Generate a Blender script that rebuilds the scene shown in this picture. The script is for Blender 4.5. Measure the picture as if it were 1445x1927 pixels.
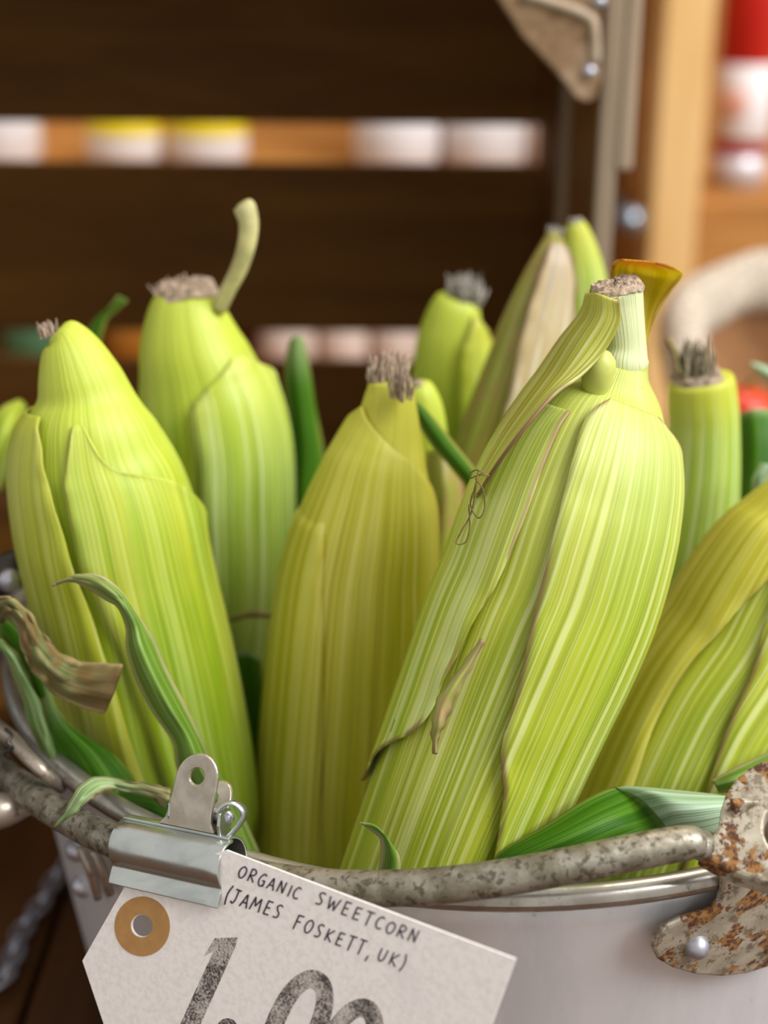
import bpy, bmesh, math, random
import numpy as np
from mathutils import Vector, Matrix
random.seed(7)
rng = np.random.default_rng(7)
for o in list(bpy.data.objects):
    bpy.data.objects.remove(o)
scene = bpy.context.scene
col = scene.collection

# ------------------------------------------------------------------ camera
W, H, F = 1445.0, 1927.0, 2800.0
PITCH, ROLL = 0.3784, 0.00655
RIM_Z, RIM_R = 0.150, 0.160
CAM = Vector((-0.0319, -0.4785, RIM_Z + 0.2333))
cam = bpy.data.cameras.new('camera')
cam_o = bpy.data.objects.new('camera', cam)
col.objects.link(cam_o)
cam_o.matrix_world = (Matrix.Translation(CAM) @ Matrix.Rotation(math.pi / 2 - PITCH, 4, 'X')
                      @ Matrix.Rotation(ROLL, 4, 'Z'))
cam.sensor_fit = 'VERTICAL'
cam.sensor_height = 24.0
cam.lens = F / H * 24.0
cam.clip_start = 0.01
cam.clip_end = 30
cam.dof.use_dof = True
cam.dof.focus_distance = 0.392
cam.dof.aperture_fstop = 4.0
scene.camera = cam_o

# ------------------------------------------------------------------ light
world = bpy.data.worlds.new('shop_daylight')
scene.world = world
world.use_nodes = True
world.node_tree.nodes['Background'].inputs[0].default_value = (1.0, 0.98, 0.95, 1)
world.node_tree.nodes['Background'].inputs[1].default_value = 0.52


def area(name, loc, target, size, power, color):
    l = bpy.data.lights.new(name, 'AREA')
    l.shape = 'RECTANGLE'
    l.size, l.size_y = size
    l.energy = power
    l.color = color
    o = bpy.data.objects.new(name, l)
    col.objects.link(o)
    o.location = loc
    o.rotation_euler = (Vector(target) - Vector(loc)).to_track_quat('-Z', 'Y').to_euler()


area('shop_window_daylight', (1.5, -0.75, 1.75), (0, 0.1, 0.2), (1.6, 1.3), 60, (0.96, 0.98, 1.0))
area('ceiling_lamp', (0.55, 1.15, 2.3), (0.45, 1.05, 0.2), (0.7, 0.5), 15, (1.0, 0.9, 0.76))

vs = scene.view_settings
vs.view_transform = 'Standard'
vs.look = 'None'
vs.exposure = 0.5
vs.gamma = 1
vs.use_curve_mapping = False

# ------------------------------------------------------------------ geometry helpers
FW = Vector((0, math.cos(PITCH), -math.sin(PITCH)))
RT = Vector((1, 0, 0))
UP = Vector((0, math.sin(PITCH), math.cos(PITCH)))
CR, SR = math.cos(ROLL), math.sin(ROLL)


def ray(px, py):
    X, Y = px - W / 2, py - H / 2
    x, y = CR * X + SR * Y, -SR * X + CR * Y
    return FW + RT * (x / F) - UP * (y / F)


def at(px, py, Y):
    d = ray(px, py)
    return CAM + d * ((Y - CAM.y) / d.y)


def at_cyl(px, py, R):
    """point where the sight line meets an upright cylinder of radius R round the pot axis"""
    d = ray(px, py)
    a = d.x ** 2 + d.y ** 2
    b = 2 * (CAM.x * d.x + CAM.y * d.y)
    c = CAM.x ** 2 + CAM.y ** 2 - R * R
    disc = b * b - 4 * a * c
    t = (-b - math.sqrt(max(disc, 0))) / (2 * a)
    return CAM + d * t


def at_z(px, py, Z):
    d = ray(px, py)
    return CAM + d * ((Z - CAM.z) / d.z)


def depth(p):
    return (p - CAM).dot(FW)


def P3(t):
    if isinstance(t, Vector):
        return t
    if t[0] == 'c':
        return at_cyl(t[1], t[2], t[3])
    return at(*t)


def srgb(h):
    h = h.lstrip('#')
    v = [int(h[i:i + 2], 16) / 255 for i in (0, 2, 4)]
    return tuple((c / 12.92 if c <= 0.04045 else ((c + 0.055) / 1.055) ** 2.4) for c in v) + (1,)


def catmull(pts, n):
    """resample a list of equal-length vectors, n samples evenly by index"""
    A = np.array(pts, float)
    m = len(A)
    if m == 2:
        t = np.linspace(0, 1, n)[:, None]
        return A[0] * (1 - t) + A[1] * t
    E0 = 2 * A[0] - A[1]
    E1 = 2 * A[-1] - A[-2]
    B = np.vstack([E0, A, E1])
    out = []
    for s in np.linspace(0, m - 1, n):
        i = min(int(s), m - 2)
        t = s - i
        p0, p1, p2, p3 = B[i], B[i + 1], B[i + 2], B[i + 3]
        out.append(0.5 * ((2 * p1) + (-p0 + p2) * t + (2 * p0 - 5 * p1 + 4 * p2 - p3) * t * t
                          + (-p0 + 3 * p1 - 3 * p2 + p3) * t ** 3))
    return np.array(out)


def tag(o, label=None, cat=None, group=None, kind=None):
    if label: o['label'] = label
    if cat: o['category'] = cat
    if group: o['group'] = group
    if kind: o['kind'] = kind
    return o


def thing(name, loc, label, cat, group=None):
    o = bpy.data.objects.new(name, None)
    o.empty_display_size = 0.02
    col.objects.link(o)
    o.location = loc
    return tag(o, label, cat, group)


def link(name, me, mat, parent=None, smooth=True, label=None):
    if mat: me.materials.append(mat)
    if smooth:
        for p in me.polygons: p.use_smooth = True
    o = bpy.data.objects.new(name, me)
    col.objects.link(o)
    if parent is not None:
        o.parent = parent
        pos = parent.location.copy()
        q = parent.parent
        while q is not None:
            q = q.parent
        o.matrix_parent_inverse = Matrix.Translation(-world_loc(parent))
    if label: o['label'] = label
    return o


def world_loc(o):
    # empties carry only a location; mesh parts sit at the world origin
    return o.location.copy() if o.type == 'EMPTY' else Vector((0, 0, 0))


def mesh_from(name, verts, faces, uvs=None, attrs=None):
    me = bpy.data.meshes.new(name)
    me.from_pydata([tuple(v) for v in verts], [], faces)
    if uvs is not None:
        l = me.uv_layers.new(name='UVMap')
        vi = np.empty(len(me.loops), dtype=np.int32)
        me.loops.foreach_get('vertex_index', vi)
        l.data.foreach_set('uv', np.array(uvs, dtype=np.float32)[vi].ravel())
    for k, v in (attrs or {}).items():
        a = me.attributes.new(k, 'FLOAT', 'POINT')
        a.data.foreach_set('value', np.array(v, dtype=np.float32))
    me.update()
    return me


def grid_faces(nr, nc, closed=False):
    f = []
    for i in range(nr - 1):
        for j in range(nc - (0 if closed else 1)):
            a = i * nc + j
            b = i * nc + (j + 1) % nc
            f.append((a, b, b + nc, a + nc))
    return f


def solid(o, t, off=0.0):
    m = o.modifiers.new('thickness', 'SOLIDIFY')
    m.thickness = t
    m.offset = off
    return o


def bevel(o, w, seg=2):
    m = o.modifiers.new('bevel', 'BEVEL')
    m.width = w
    m.segments = seg
    m.limit_method = 'ANGLE'
    return o


def tube(name, pts, r, mat, parent=None, n=10, closed=False, samples=None, label=None):
    """a round bar along points; r is a number or a list"""
    pts = [tuple(p) for p in pts]
    rr = list(r) if isinstance(r, (list, tuple)) else [r] * len(pts)
    A = catmull([p + (q,) for p, q in zip(pts, rr)], samples or max(len(pts) * 4, 8)) if len(pts) > 2 else \
        np.array([p + (q,) for p, q in zip(pts, rr)])
    V, uv = [], []
    up = Vector((0.13, 0.21, 0.97))
    L = 0
    for i, a in enumerate(A):
        p = Vector(a[:3])
        t = Vector(A[min(i + 1, len(A) - 1)][:3]) - Vector(A[max(i - 1, 0)][:3])
        if t.length < 1e-9: t = Vector((0, 0, 1))
        t.normalize()
        s = t.cross(up)
        if s.length < 1e-3: s = t.cross(Vector((1, 0, 0)))
        s.normalize()
        u = s.cross(t)
        up = u
        if i: L += (p - Vector(A[i - 1][:3])).length
        for j in range(n):
            th = 2 * math.pi * j / n
            V.append(p + (s * math.cos(th) + u * math.sin(th)) * a[3])
            uv.append((j / n * a[3] * 6.28, L))
    f = grid_faces(len(A), n, True)
    V.append(Vector(A[0][:3])); uv.append((0, 0))
    V.append(Vector(A[-1][:3])); uv.append((0, L))
    for j in range(n):
        f.append((len(V) - 2, (j + 1) % n, j))
        b = (len(A) - 1) * n
        f.append((len(V) - 1, b + j, b + (j + 1) % n))
    return link(name, mesh_from(name, V, f, uv), mat, parent, label=label)


def lathe(name, prof, mat, parent=None, centre=(0, 0, 0), n=48, axis=None, label=None, smooth=True):
    V, uv = [], []
    c = Vector(centre)
    q = (Vector(axis).normalized().to_track_quat('Z', 'Y') if axis is not None else None)
    for k, (r, z) in enumerate(prof):
        for j in range(n):
            th = 2 * math.pi * j / n
            v = Vector((r * math.cos(th), r * math.sin(th), z))
            if q: v = q @ v
            V.append(c + v)
            uv.append((th * max(r, 0.001), z))
    return link(name, mesh_from(name, V, grid_faces(len(prof), n, True), uv), mat, parent, label=label, smooth=smooth)


def box(name, lo, hi, mat, parent=None, bev=0.0015, jitter=0.0, label=None):
    lo, hi = Vector(lo), Vector(hi)
    bm = bmesh.new()
    bmesh.ops.create_cube(bm, size=1)
    for v in bm.verts:
        v.co = Vector(((lo[i] + hi[i]) / 2 + v.co[i] * (hi[i] - lo[i]) for i in range(3)))
        if jitter: v.co += Vector([random.uniform(-jitter, jitter) for _ in range(3)])
    if bev: bmesh.ops.bevel(bm, geom=bm.edges[:], offset=bev, segments=2, affect='EDGES', profile=0.6)
    me = bpy.data.meshes.new(name)
    bm.to_mesh(me); bm.free()
    return link(name, me, mat, parent, smooth=False, label=label)


def prism(name, pts, vec, mat, parent=None, hole=None, bev=0.0, label=None, smooth=False):
    """extrude a planar outline (3-D points) along vec, optionally with a hole outline"""
    vec = Vector(vec)
    bm = bmesh.new()
    def loop(ps):
        vs_ = [bm.verts.new(p) for p in ps]
        return [bm.edges.new((vs_[i], vs_[(i + 1) % len(vs_)])) for i in range(len(vs_))]
    e = loop(pts)
    if hole: e += loop(hole)
    bmesh.ops.triangle_fill(bm, use_beauty=True, use_dissolve=False, edges=e)
    r = bmesh.ops.extrude_face_region(bm, geom=bm.faces[:])
    bmesh.ops.translate(bm, vec=vec, verts=[g for g in r['geom'] if isinstance(g, bmesh.types.BMVert)])
    bmesh.ops.recalc_face_normals(bm, faces=bm.faces)
    me = bpy.data.meshes.new(name)
    bm.to_mesh(me); bm.free()
    o = link(name, me, mat, parent, smooth=smooth, label=label)
    if bev: bevel(o, bev, 2)
    return o


# ------------------------------------------------------------------ materials
class NT:
    def __init__(s, name):
        s.m = bpy.data.materials.new(name)
        s.m.use_nodes = True
        s.t = s.m.node_tree
        s.b = s.t.nodes['Principled BSDF']

    def n(s, typ, **kw):
        nd = s.t.nodes.new(typ)
        for k, v in kw.items():
            if k.startswith('i_'):
                nd.inputs[k[2:].replace('_', ' ')].default_value = v
            else:
                setattr(nd, k, v)
        return nd

    def l(s, a, b):
        s.t.links.new(a, b)

    def mapped(s, src, scale, loc=(0, 0, 0)):
        mp = s.n('ShaderNodeMapping')
        mp.inputs['Scale'].default_value = scale
        mp.inputs['Location'].default_value = loc
        s.l(src, mp.inputs['Vector'])
        return mp.outputs[0]

    def noise(s, vec, scale=1.0, detail=2.0, rough=0.5, dist=0.0):
        nd = s.n('ShaderNodeTexNoise')
        nd.inputs['Scale'].default_value = scale
        nd.inputs['Detail'].default_value = detail
        nd.inputs['Roughness'].default_value = rough
        nd.inputs['Distortion'].default_value = dist
        s.l(vec, nd.inputs['Vector'])
        return nd.outputs['Fac']

    def ramp(s, fac, *stops):
        nd = s.n('ShaderNodeMapRange')
        nd.interpolation_type = 'SMOOTHSTEP'
        nd.inputs['From Min'].default_value = stops[0]
        nd.inputs['From Max'].default_value = stops[1]
        nd.inputs['To Min'].default_value = stops[2] if len(stops) > 2 else 0
        nd.inputs['To Max'].default_value = stops[3] if len(stops) > 2 else 1
        s.l(fac, nd.inputs['Value'])
        return nd.outputs[0]

    def mix(s, fac, a, b, blend='MIX'):
        nd = s.n('ShaderNodeMix', data_type='RGBA', blend_type=blend)
        for inp, v in ((nd.inputs[0], fac), (nd.inputs[6], a), (nd.inputs[7], b)):
            if isinstance(v, (int, float, tuple)):
                inp.default_value = v
            else:
                s.l(v, inp)
        return nd.outputs[2]

    def math(s, op, a, b=0.0):
        nd = s.n('ShaderNodeMath', operation=op)
        for inp, v in ((nd.inputs[0], a), (nd.inputs[1], b)):
            if isinstance(v, (int, float)):
                inp.default_value = v
            else:
                s.l(v, inp)
        return nd.outputs[0]

    def bump(s, h, strength, dist):
        nd = s.n('ShaderNodeBump')
        nd.inputs['Strength'].default_value = strength
        nd.inputs['Distance'].default_value = dist
        s.l(h, nd.inputs['Height'])
        s.l(nd.outputs[0], s.b.inputs['Normal'])

    def base(s, c, rough=0.5, metal=0.0, spec=0.5):
        if isinstance(c, tuple): s.b.inputs['Base Color'].default_value = c
        else: s.l(c, s.b.inputs['Base Color'])
        if isinstance(rough, (int, float)): s.b.inputs['Roughness'].default_value = rough
        else: s.l(rough, s.b.inputs['Roughness'])
        if isinstance(metal, (int, float)): s.b.inputs['Metallic'].default_value = metal
        else: s.l(metal, s.b.inputs['Metallic'])
        s.b.inputs['Specular IOR Level'].default_value = spec
        return s.m

    def attr(s, name):
        return s.n('ShaderNodeAttribute', attribute_name=name).outputs['Fac']

    def uv(s):
        return s.n('ShaderNodeTexCoord').outputs['UV']

    def obj(s):
        return s.n('ShaderNodeTexCoord').outputs['Object']


def plant_mat(name, c1, c2, vein, top, brown='#9a7a50', brown_amt=1.0, pitch=0.0017, vein_amt=0.62,
              rough=0.42, bump=0.6, trans=0.12, seed=0.0, dry=None, specks=True, spec=0.45, dry_scale=(210, 45, 1)):
    """long-fibred husk or leaf: u across the fibres in metres, v along them in metres"""
    t = NT(name)
    uv = t.uv()
    A = t.noise(t.mapped(uv, (1 / pitch, 4, 1), (seed, seed, seed)), 1.0, 1.5, 0.5)
    B = t.noise(t.mapped(uv, (70, 9, 1), (seed + 3, seed, 0)), 1.0, 3.0, 0.5, 0.4)
    Cn = t.noise(t.mapped(uv, (3.2 / pitch, 12, 1), (seed + 9, 0, 0)), 1.0, 1.0)
    c = t.mix(t.ramp(B, 0.35, 0.68), srgb(c1), srgb(c2))
    c = t.mix(t.ramp(A, 0.50, 0.62, 0, vein_amt), c, srgb(vein))
    dk = tuple(x * 0.6 for x in srgb(c1)[:3]) + (1,)
    c = t.mix(t.ramp(A, 0.46, 0.30, 0, 0.5), c, dk)
    c = t.mix(t.ramp(Cn, 0.5, 0.7, 0, 0.35), c, srgb(vein))
    c = t.mix(t.math('MULTIPLY', t.attr('top'), 0.85), c, srgb(top))
    if dry:
        D = t.noise(t.mapped(uv, dry_scale, (seed + 20, 1, 0)), 1.0, 4.0, 0.65, 0.8)
        c = t.mix(t.ramp(D, 0.44, 0.60), c, srgb(dry))
    # dried brown margin of a husk leaf
    E = t.noise(t.mapped(uv, (240, 30, 1), (seed + 5, 2, 0)), 1.0, 3.0)
    e = t.math('MULTIPLY', t.ramp(t.attr('edge'), 0.80, 0.98), t.ramp(E, 0.34, 0.55))
    c = t.mix(t.math('MULTIPLY', e, brown_amt), c, srgb(brown))
    if specks:
        S = t.noise(t.mapped(uv, (330, 260, 1), (seed + 7, 0, 0)), 1.0, 1.0)
        c = t.mix(t.ramp(S, 0.80, 0.83, 0, 0.85), c, srgb('#3a2c14'))
    h = t.math('ADD', A, t.math('MULTIPLY', Cn, 0.4))
    t.bump(h, bump, 0.0006)
    m = t.base(c, rough, 0.0, spec)
    if trans:
        tr = t.n('ShaderNodeBsdfTranslucent')
        t.l(c, tr.inputs['Color'])
        mx = t.n('ShaderNodeMixShader')
        mx.inputs[0].default_value = trans
        t.l(t.b.outputs[0], mx.inputs[1]); t.l(tr.outputs[0], mx.inputs[2])
        t.l(mx.outputs[0], t.t.nodes['Material Output'].inputs['Surface'])
    return m


def wood_mat(name, c1, c2, c3, grain=(2, 60, 60), rough=0.6, knots=0.0, coords='obj', bump=0.3):
    t = NT(name)
    v = t.obj() if coords == 'obj' else t.uv()
    A = t.noise(t.mapped(v, grain), 1.0, 4.0, 0.6, 0.6)
    B = t.noise(t.mapped(v, tuple(g * 0.22 for g in grain), (3, 1, 7)), 1.0, 3.0, 0.5, 0.3)
    c = t.mix(t.ramp(A, 0.3, 0.7), srgb(c1), srgb(c2))
    c = t.mix(t.ramp(B, 0.45, 0.7, 0, 0.8), c, srgb(c3))
    if bump: t.bump(A, bump, 0.002)
    return t.base(c, rough, 0, 0.3)


def metal_mat(name, c1, c2, rough=0.35, metal=0.9, scale=60, stain=None, stain_lo=0.55, rust=None, rust_lo=0.56,
              rust2=None, stretch=(1, 1, 1), bump=0.15, stain_amt=0.8):
    t = NT(name)
    v = t.obj()
    A = t.noise(t.mapped(v, tuple(scale * s for s in stretch)), 1.0, 5.0, 0.62, 0.3)
    c = t.mix(t.ramp(A, 0.35, 0.65), srgb(c1), srgb(c2))
    r = t.ramp(A, 0.3, 0.7, rough - 0.07, rough + 0.1)
    mt = metal
    if stain:
        S = t.noise(t.mapped(v, (scale * 3.1,) * 3, (4, 2, 9)), 1.0, 4.0, 0.65)
        c = t.mix(t.ramp(S, stain_lo, stain_lo + 0.12, 0, stain_amt), c, srgb(stain))
    if rust:
        R_ = t.noise(t.mapped(v, (scale * 1.3,) * 3, (11, 5, 2)), 1.0, 6.0, 0.65, 0.2)
        f = t.ramp(R_, rust_lo, rust_lo + 0.05)
        R2 = t.noise(t.mapped(v, (scale * 6,) * 3, (1, 8, 2)), 1.0, 3.0, 0.6)
        c = t.mix(f, c, t.mix(t.ramp(R2, 0.42, 0.6), srgb(rust), srgb(rust2 or rust)))
        mt = t.math('MULTIPLY', t.math('SUBTRACT', 1.0, f), metal)
        r = t.math('ADD', r, t.math('MULTIPLY', f, 0.35))
    t.bump(A, bump, 0.0008)
    return t.base(c, r, mt, 0.5)


def plain_mat(name, c, rough=0.5, metal=0.0, var=0.12, scale=80, bump=0.1, trans=0.0):
    t = NT(name)
    A = t.noise(t.mapped(t.obj(), (scale,) * 3), 1.0, 4.0, 0.6)
    k = srgb(c)
    d = tuple(x * (1 - var * 2.5) for x in k[:3]) + (1,)
    if bump: t.bump(A, bump, 0.001)
    return t.base(t.mix(t.ramp(A, 0.3, 0.75), d, k), rough, metal, 0.4)


M = {}
M['husk_lime'] = plant_mat('husk_lime', '#98a818', '#b6bc2e', '#dee394', '#ccd26c', seed=1.3, brown='#8d6c46')
M['husk_lime_leaf'] = plant_mat('husk_lime_leaf', '#9cb01c', '#bfc53a', '#dfe69c', '#c4cf76', seed=5.1, brown='#96724e', brown_amt=0.85)
M['husk_yellow'] = plant_mat('husk_yellow', '#b0aa1c', '#c4ba34', '#d9d57a', '#c9c544', seed=2.2, vein_amt=0.35, specks=False, brown_amt=0.2)
M['husk_green'] = plant_mat('husk_green', '#8aa80c', '#aebb24', '#ccd872', '#c6d048', seed=3.7, vein_amt=0.4)
M['husk_green_leaf'] = plant_mat('husk_green_leaf', '#8eac12', '#bcc234', '#ced97e', '#c0ce50', seed=8.4, vein_amt=0.4, brown='#a8924e', brown_amt=0.3)
M['husk_yellowgreen'] = plant_mat('husk_yellowgreen', '#9fa91a', '#b5b92e', '#d3d87c', '#c2c646', seed=18.2, vein_amt=0.4, brown_amt=0.25)
M['husk_pale'] = plant_mat('husk_pale', '#98b62c', '#b8ca58', '#dce8ac', '#c4c438', seed=4.4, brown='#b09a70', brown_amt=0.3)
M['husk_olive'] = plant_mat('husk_olive', '#858c24', '#9c9e3a', '#bdb974', '#aaa24c', seed=6.6, vein_amt=0.3, dry='#a18b4c', specks=False)
M['husk_dry'] = plant_mat('husk_dry', '#d3c398', '#ad9268', '#e6dec0', '#a89886', seed=7.7, brown='#7d5f44', specks=False, trans=0.1, dry='#bfa87c')
M['curl'] = plant_mat('husk_curl', '#9aa046', '#b0a864', '#d2cc98', '#a9b052', seed=7.1, brown='#8a6c50', specks=False, trans=0.1, dry='#b59868')
M['sheath'] = plant_mat('sheath', '#a2a022', '#b3b63e', '#d2d68e', '#c2c150', seed=9.2, brown='#80603e', pitch=0.0013)
M['bud'] = plain_mat('bud_green', '#c4c966', 0.4, var=0.08, scale=90)
M['stem'] = plant_mat('stem', '#c5d092', '#d5ddb0', '#e8ecd0', '#d6dca6', seed=10.1, pitch=0.003, specks=False)
M['leaf_yellow'] = plant_mat('leaf_yellow', '#cfc81e', '#dcc02a', '#e6da60', '#d8982e', seed=11.5, brown='#b46a2a', trans=0.55, specks=False)
M['leaf_dark'] = plant_mat('leaf_dark', '#2c5c02', '#477a08', '#67892a', '#869a62', seed=12.4, brown='#8f9444', trans=0.12,
                           pitch=0.0014, vein_amt=0.3, rough=0.5, spec=0.2)
M['leaf_silver'] = plant_mat('leaf_silver', '#8aa67c', '#a2bc9c', '#cad9c6', '#7c9862', seed=13.4, brown='#b5b88a', trans=0.1,
                             pitch=0.0013, vein_amt=0.4, specks=False, rough=0.5)
M['leaf_blade'] = plant_mat('leaf_blade', '#5a7c1c', '#73942e', '#9fb474', '#92905c', seed=14.4, brown='#a8a070', trans=0.12,
                            pitch=0.0011, vein_amt=0.4, specks=False, rough=0.5, spec=0.3)
M['leaf_withered'] = plant_mat('leaf_withered', '#5c6830', '#707c48', '#a89a6c', '#735a32', seed=15.4, brown='#ab9262', trans=0.1,
                               pitch=0.0011, dry='#7a6034', dry_scale=(190, 130, 1), specks=False, rough=0.7, bump=1.0)
M['leaf_edge'] = plant_mat('leaf_edge', '#5a7c30', '#729246', '#a2b884', '#98a062', seed=16.4, brown='#c2a262', trans=0.12,
                           pitch=0.0012, specks=False)
M['leaf_pale'] = plant_mat('leaf_pale', '#8fac6c', '#a5bd86', '#cbd8b0', '#8d7c50', seed=17.4, brown='#7d6a40', trans=0.12,
                           pitch=0.001, specks=False, rough=0.6, bump=0.9)
M['fibre'] = plain_mat('dry_fibre', '#c8ae94', 0.85, var=0.28, scale=420, bump=0.6)
M['fibre_grey'] = plain_mat('grey_fibre', '#b3aa9c', 0.85, var=0.28, scale=420, bump=0.6)
M['fibre_olive'] = plain_mat('olive_fibre', '#9c8e72', 0.85, var=0.3, scale=420, bump=0.6)
M['stalk'] = plain_mat('pale_stalk', '#cdc486', 0.6, var=0.15, scale=120)
M['silk'] = plain_mat('corn_silk', '#8a7640', 0.7, var=0.2, scale=300)

M['aluminium'] = metal_mat('aluminium', '#e2e1e2', '#d0cfd0', 0.42, 0.42, 30, stain='#96918a', stain_lo=0.64, stretch=(1, 1, 0.35), stain_amt=0.5)
M['rim'] = metal_mat('rolled_rim', '#b2aca2', '#989186', 0.33, 0.8, 80, stain='#746c5e', stain_lo=0.6)
M['bail'] = metal_mat('dull_bail', '#989182', '#726a58', 0.45, 0.6, 140, stain='#463e2e', stain_lo=0.50, stain_amt=0.8, bump=0.3)
M['rusty'] = metal_mat('rusty_plate', '#b8ae9a', '#988e7a', 0.5, 0.4, 90, stain='#6b5a44', stain_lo=0.50, rust='#4c2c1c', rust2='#8f6230', rust_lo=0.525, bump=0.3)
M['rivet'] = metal_mat('rivet_metal', '#c4c3cc', '#aeadb4', 0.4, 0.8, 120)
M['strap'] = metal_mat('strap_metal', '#b5a89a', '#9c8f80', 0.42, 0.75, 90, stain='#6e6252')
M['zinc'] = metal_mat('clip_zinc', '#c6cbc6', '#b0b6b2', 0.27, 0.95, 90, stretch=(0.3, 1, 1), bump=0.06)
M['zinc_tongue'] = metal_mat('clip_tongue', '#c8c0b2', '#b5ab9a', 0.34, 0.9, 120, stain='#8d8474', stain_lo=0.68, bump=0.06)
M['iron'] = metal_mat('dark_iron', '#4a4640', '#35322d', 0.4, 0.7, 60)
M['galv'] = metal_mat('blue_grey_metal', '#9aa3ad', '#868f99', 0.35, 0.85, 40)

M['crate'] = wood_mat('crate_dark_wood', '#6a4210', '#7f541a', '#462a06', (7, 45, 45), 0.7)
M['crate_v'] = wood_mat('crate_weathered_end', '#8a7864', '#a08c74', '#5c4e40', (60, 60, 6), 0.8)
M['batten'] = wood_mat('crate_batten', '#b0967a', '#c0a688', '#86705a', (60, 60, 6), 0.8)
M['gusset'] = wood_mat('gusset_board', '#96795a', '#74593e', '#b0947a', (220, 220, 220), 0.85)
M['gusset_rim'] = wood_mat('gusset_rim', '#cbbba8', '#b8a48c', '#a38d74', (60, 60, 60), 0.8)
M['pine'] = wood_mat('pine', '#dcae6c', '#e6bd80', '#cf9c58', (40, 40, 4), 0.55)
M['pine_panel'] = wood_mat('orange_panel', '#b0783a', '#bf8746', '#93602a', (5, 20, 30), 0.6)
M['counter'] = wood_mat('counter_wood', '#4c2c10', '#5f3a16', '#341c0a', (50, 6, 50), 0.55)
M['hessian'] = plain_mat('hessian', '#d9c9b4', 0.95, var=0.2, scale=260, bump=0.8)
M['kraft'] = plain_mat('brown_sack_inside', '#a4764c', 0.9, var=0.12, scale=60, bump=0.3)
M['red'] = plain_mat('red_gloss', '#c4241c', 0.25, var=0.06, scale=30)
M['white'] = plain_mat('white_label', '#e6e1e0', 0.55, var=0.03, scale=40)
M['pinkish'] = plain_mat('pale_pink_label', '#ecd6c8', 0.55, var=0.05, scale=40)
M['yellow'] = plain_mat('yellow_label', '#e9cf1c', 0.5, var=0.05, scale=40)
M['orange'] = plain_mat('amber_jar', '#c67d26', 0.35, var=0.08, scale=40)
M['greenlab'] = plain_mat('green_label', '#5f8f62', 0.5, var=0.1, scale=40)
M['lid'] = plain_mat('jar_lid', '#d8d4d8', 0.35, 0.3, var=0.05, scale=40)
M['salmon'] = plain_mat('salmon_print', '#e8b09a', 0.5, var=0.05, scale=40)
M['tomato'] = plain_mat('tomato_red', '#d0391c', 0.3, var=0.08, scale=40)

# ------------------------------------------------------------------ setting
# the counter everything stands on
counter = thing('wooden_counter', (0, 0.2, -0.03), 'dark brown wooden counter under the metal pot', 'counter')
xs = np.linspace(-1.0, 1.0, 13)
for i in range(12):
    box('plank', (xs[i] + 0.0012, -0.62, -0.03), (xs[i + 1] - 0.0012, 0.56, random.uniform(-0.001, 0.0)), M['counter'], counter, 0.002)

wall = box('wall_back', (-2.2, 1.62, -0.9), (2.2, 1.66, 2.4), M['pine_panel'], None, 0)
tag(wall, 'orange brown wooden wall behind the shelves', 'wall', kind='structure')
floor = box('floor', (-2.2, -1.2, -0.94), (2.2, 1.66, -0.9), M['pine_panel'], None, 0)
tag(floor, 'wooden shop floor under the counter', 'floor', kind='structure')

# ------------------------------------------------------------------ crate behind the pot
YB, YF = 0.45, 0.185            # inner face of the back, front edge
cr = thing('wooden_crate', (-0.2, 0.32, 0.0), 'dark slatted wooden crate standing on its side behind the corn', 'crate')
XR = at(1122, 330, YF).x        # inner face of the right end at its front edge
zt = lambda py: at(520, py, YB).z
XL = -0.62
def board(z0, z1):
    box('back_board', (XL, YB, z0), (XR + 0.002, YB + 0.014, z1), M['crate'], cr, 0.002, 0.0006)
board(zt(232), zt(-150))
board(zt(626), zt(311))
board(zt(900), zt(684))
z_top = zt(-150) + 0.02
box('top_board', (XL, YF + 0.01, z_top), (XR + 0.02, YB + 0.014, z_top + 0.014), M['crate'], cr, 0.002)
box('bottom_board', (XL, YF, 0.001), (XR + 0.0, YB + 0.014, 0.013), M['crate'], cr, 0.002)
box('end_board', (XL - 0.014, YF, 0.001), (XL, YB + 0.014, z_top), M['crate'], cr, 0.002)
# right end: boards running back, seen on edge
XO = at(1186, 330, YF).x
XM = at(1158, 330, YF).x
box('end_board', (XR + 0.001, YF + 0.006, 0.001), (XM, YB + 0.014, z_top + 0.014), M['crate'], cr, 0.002, 0.0005)
box('front_batten', (XR, YF, 0.001), (XM + 0.0005, YF + 0.006, z_top + 0.014), M['crate_v'], cr, 0.002, 0.0004)
box('end_edge', (XM + 0.0005, YF - 0.001, at(1150, 318, YF).z), (XO + 0.001, YF + 0.07, z_top + 0.014), M['crate_v'], cr, 0.002, 0.0008)
box('front_rail', (XL, YF, at(1000, -75, YF).z), (XR, YF + 0.012, z_top + 0.014), M['crate'], cr, 0.002)
# corner batten inside
yb = 0.30
x0, x1 = at(1058, 300, yb).x, at(1090, 300, yb).x
box('corner_batten', (x0, yb, 0.013), (x1, yb + 0.02, z_top), M['batten'], cr, 0.002, 0.0005)
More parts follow.
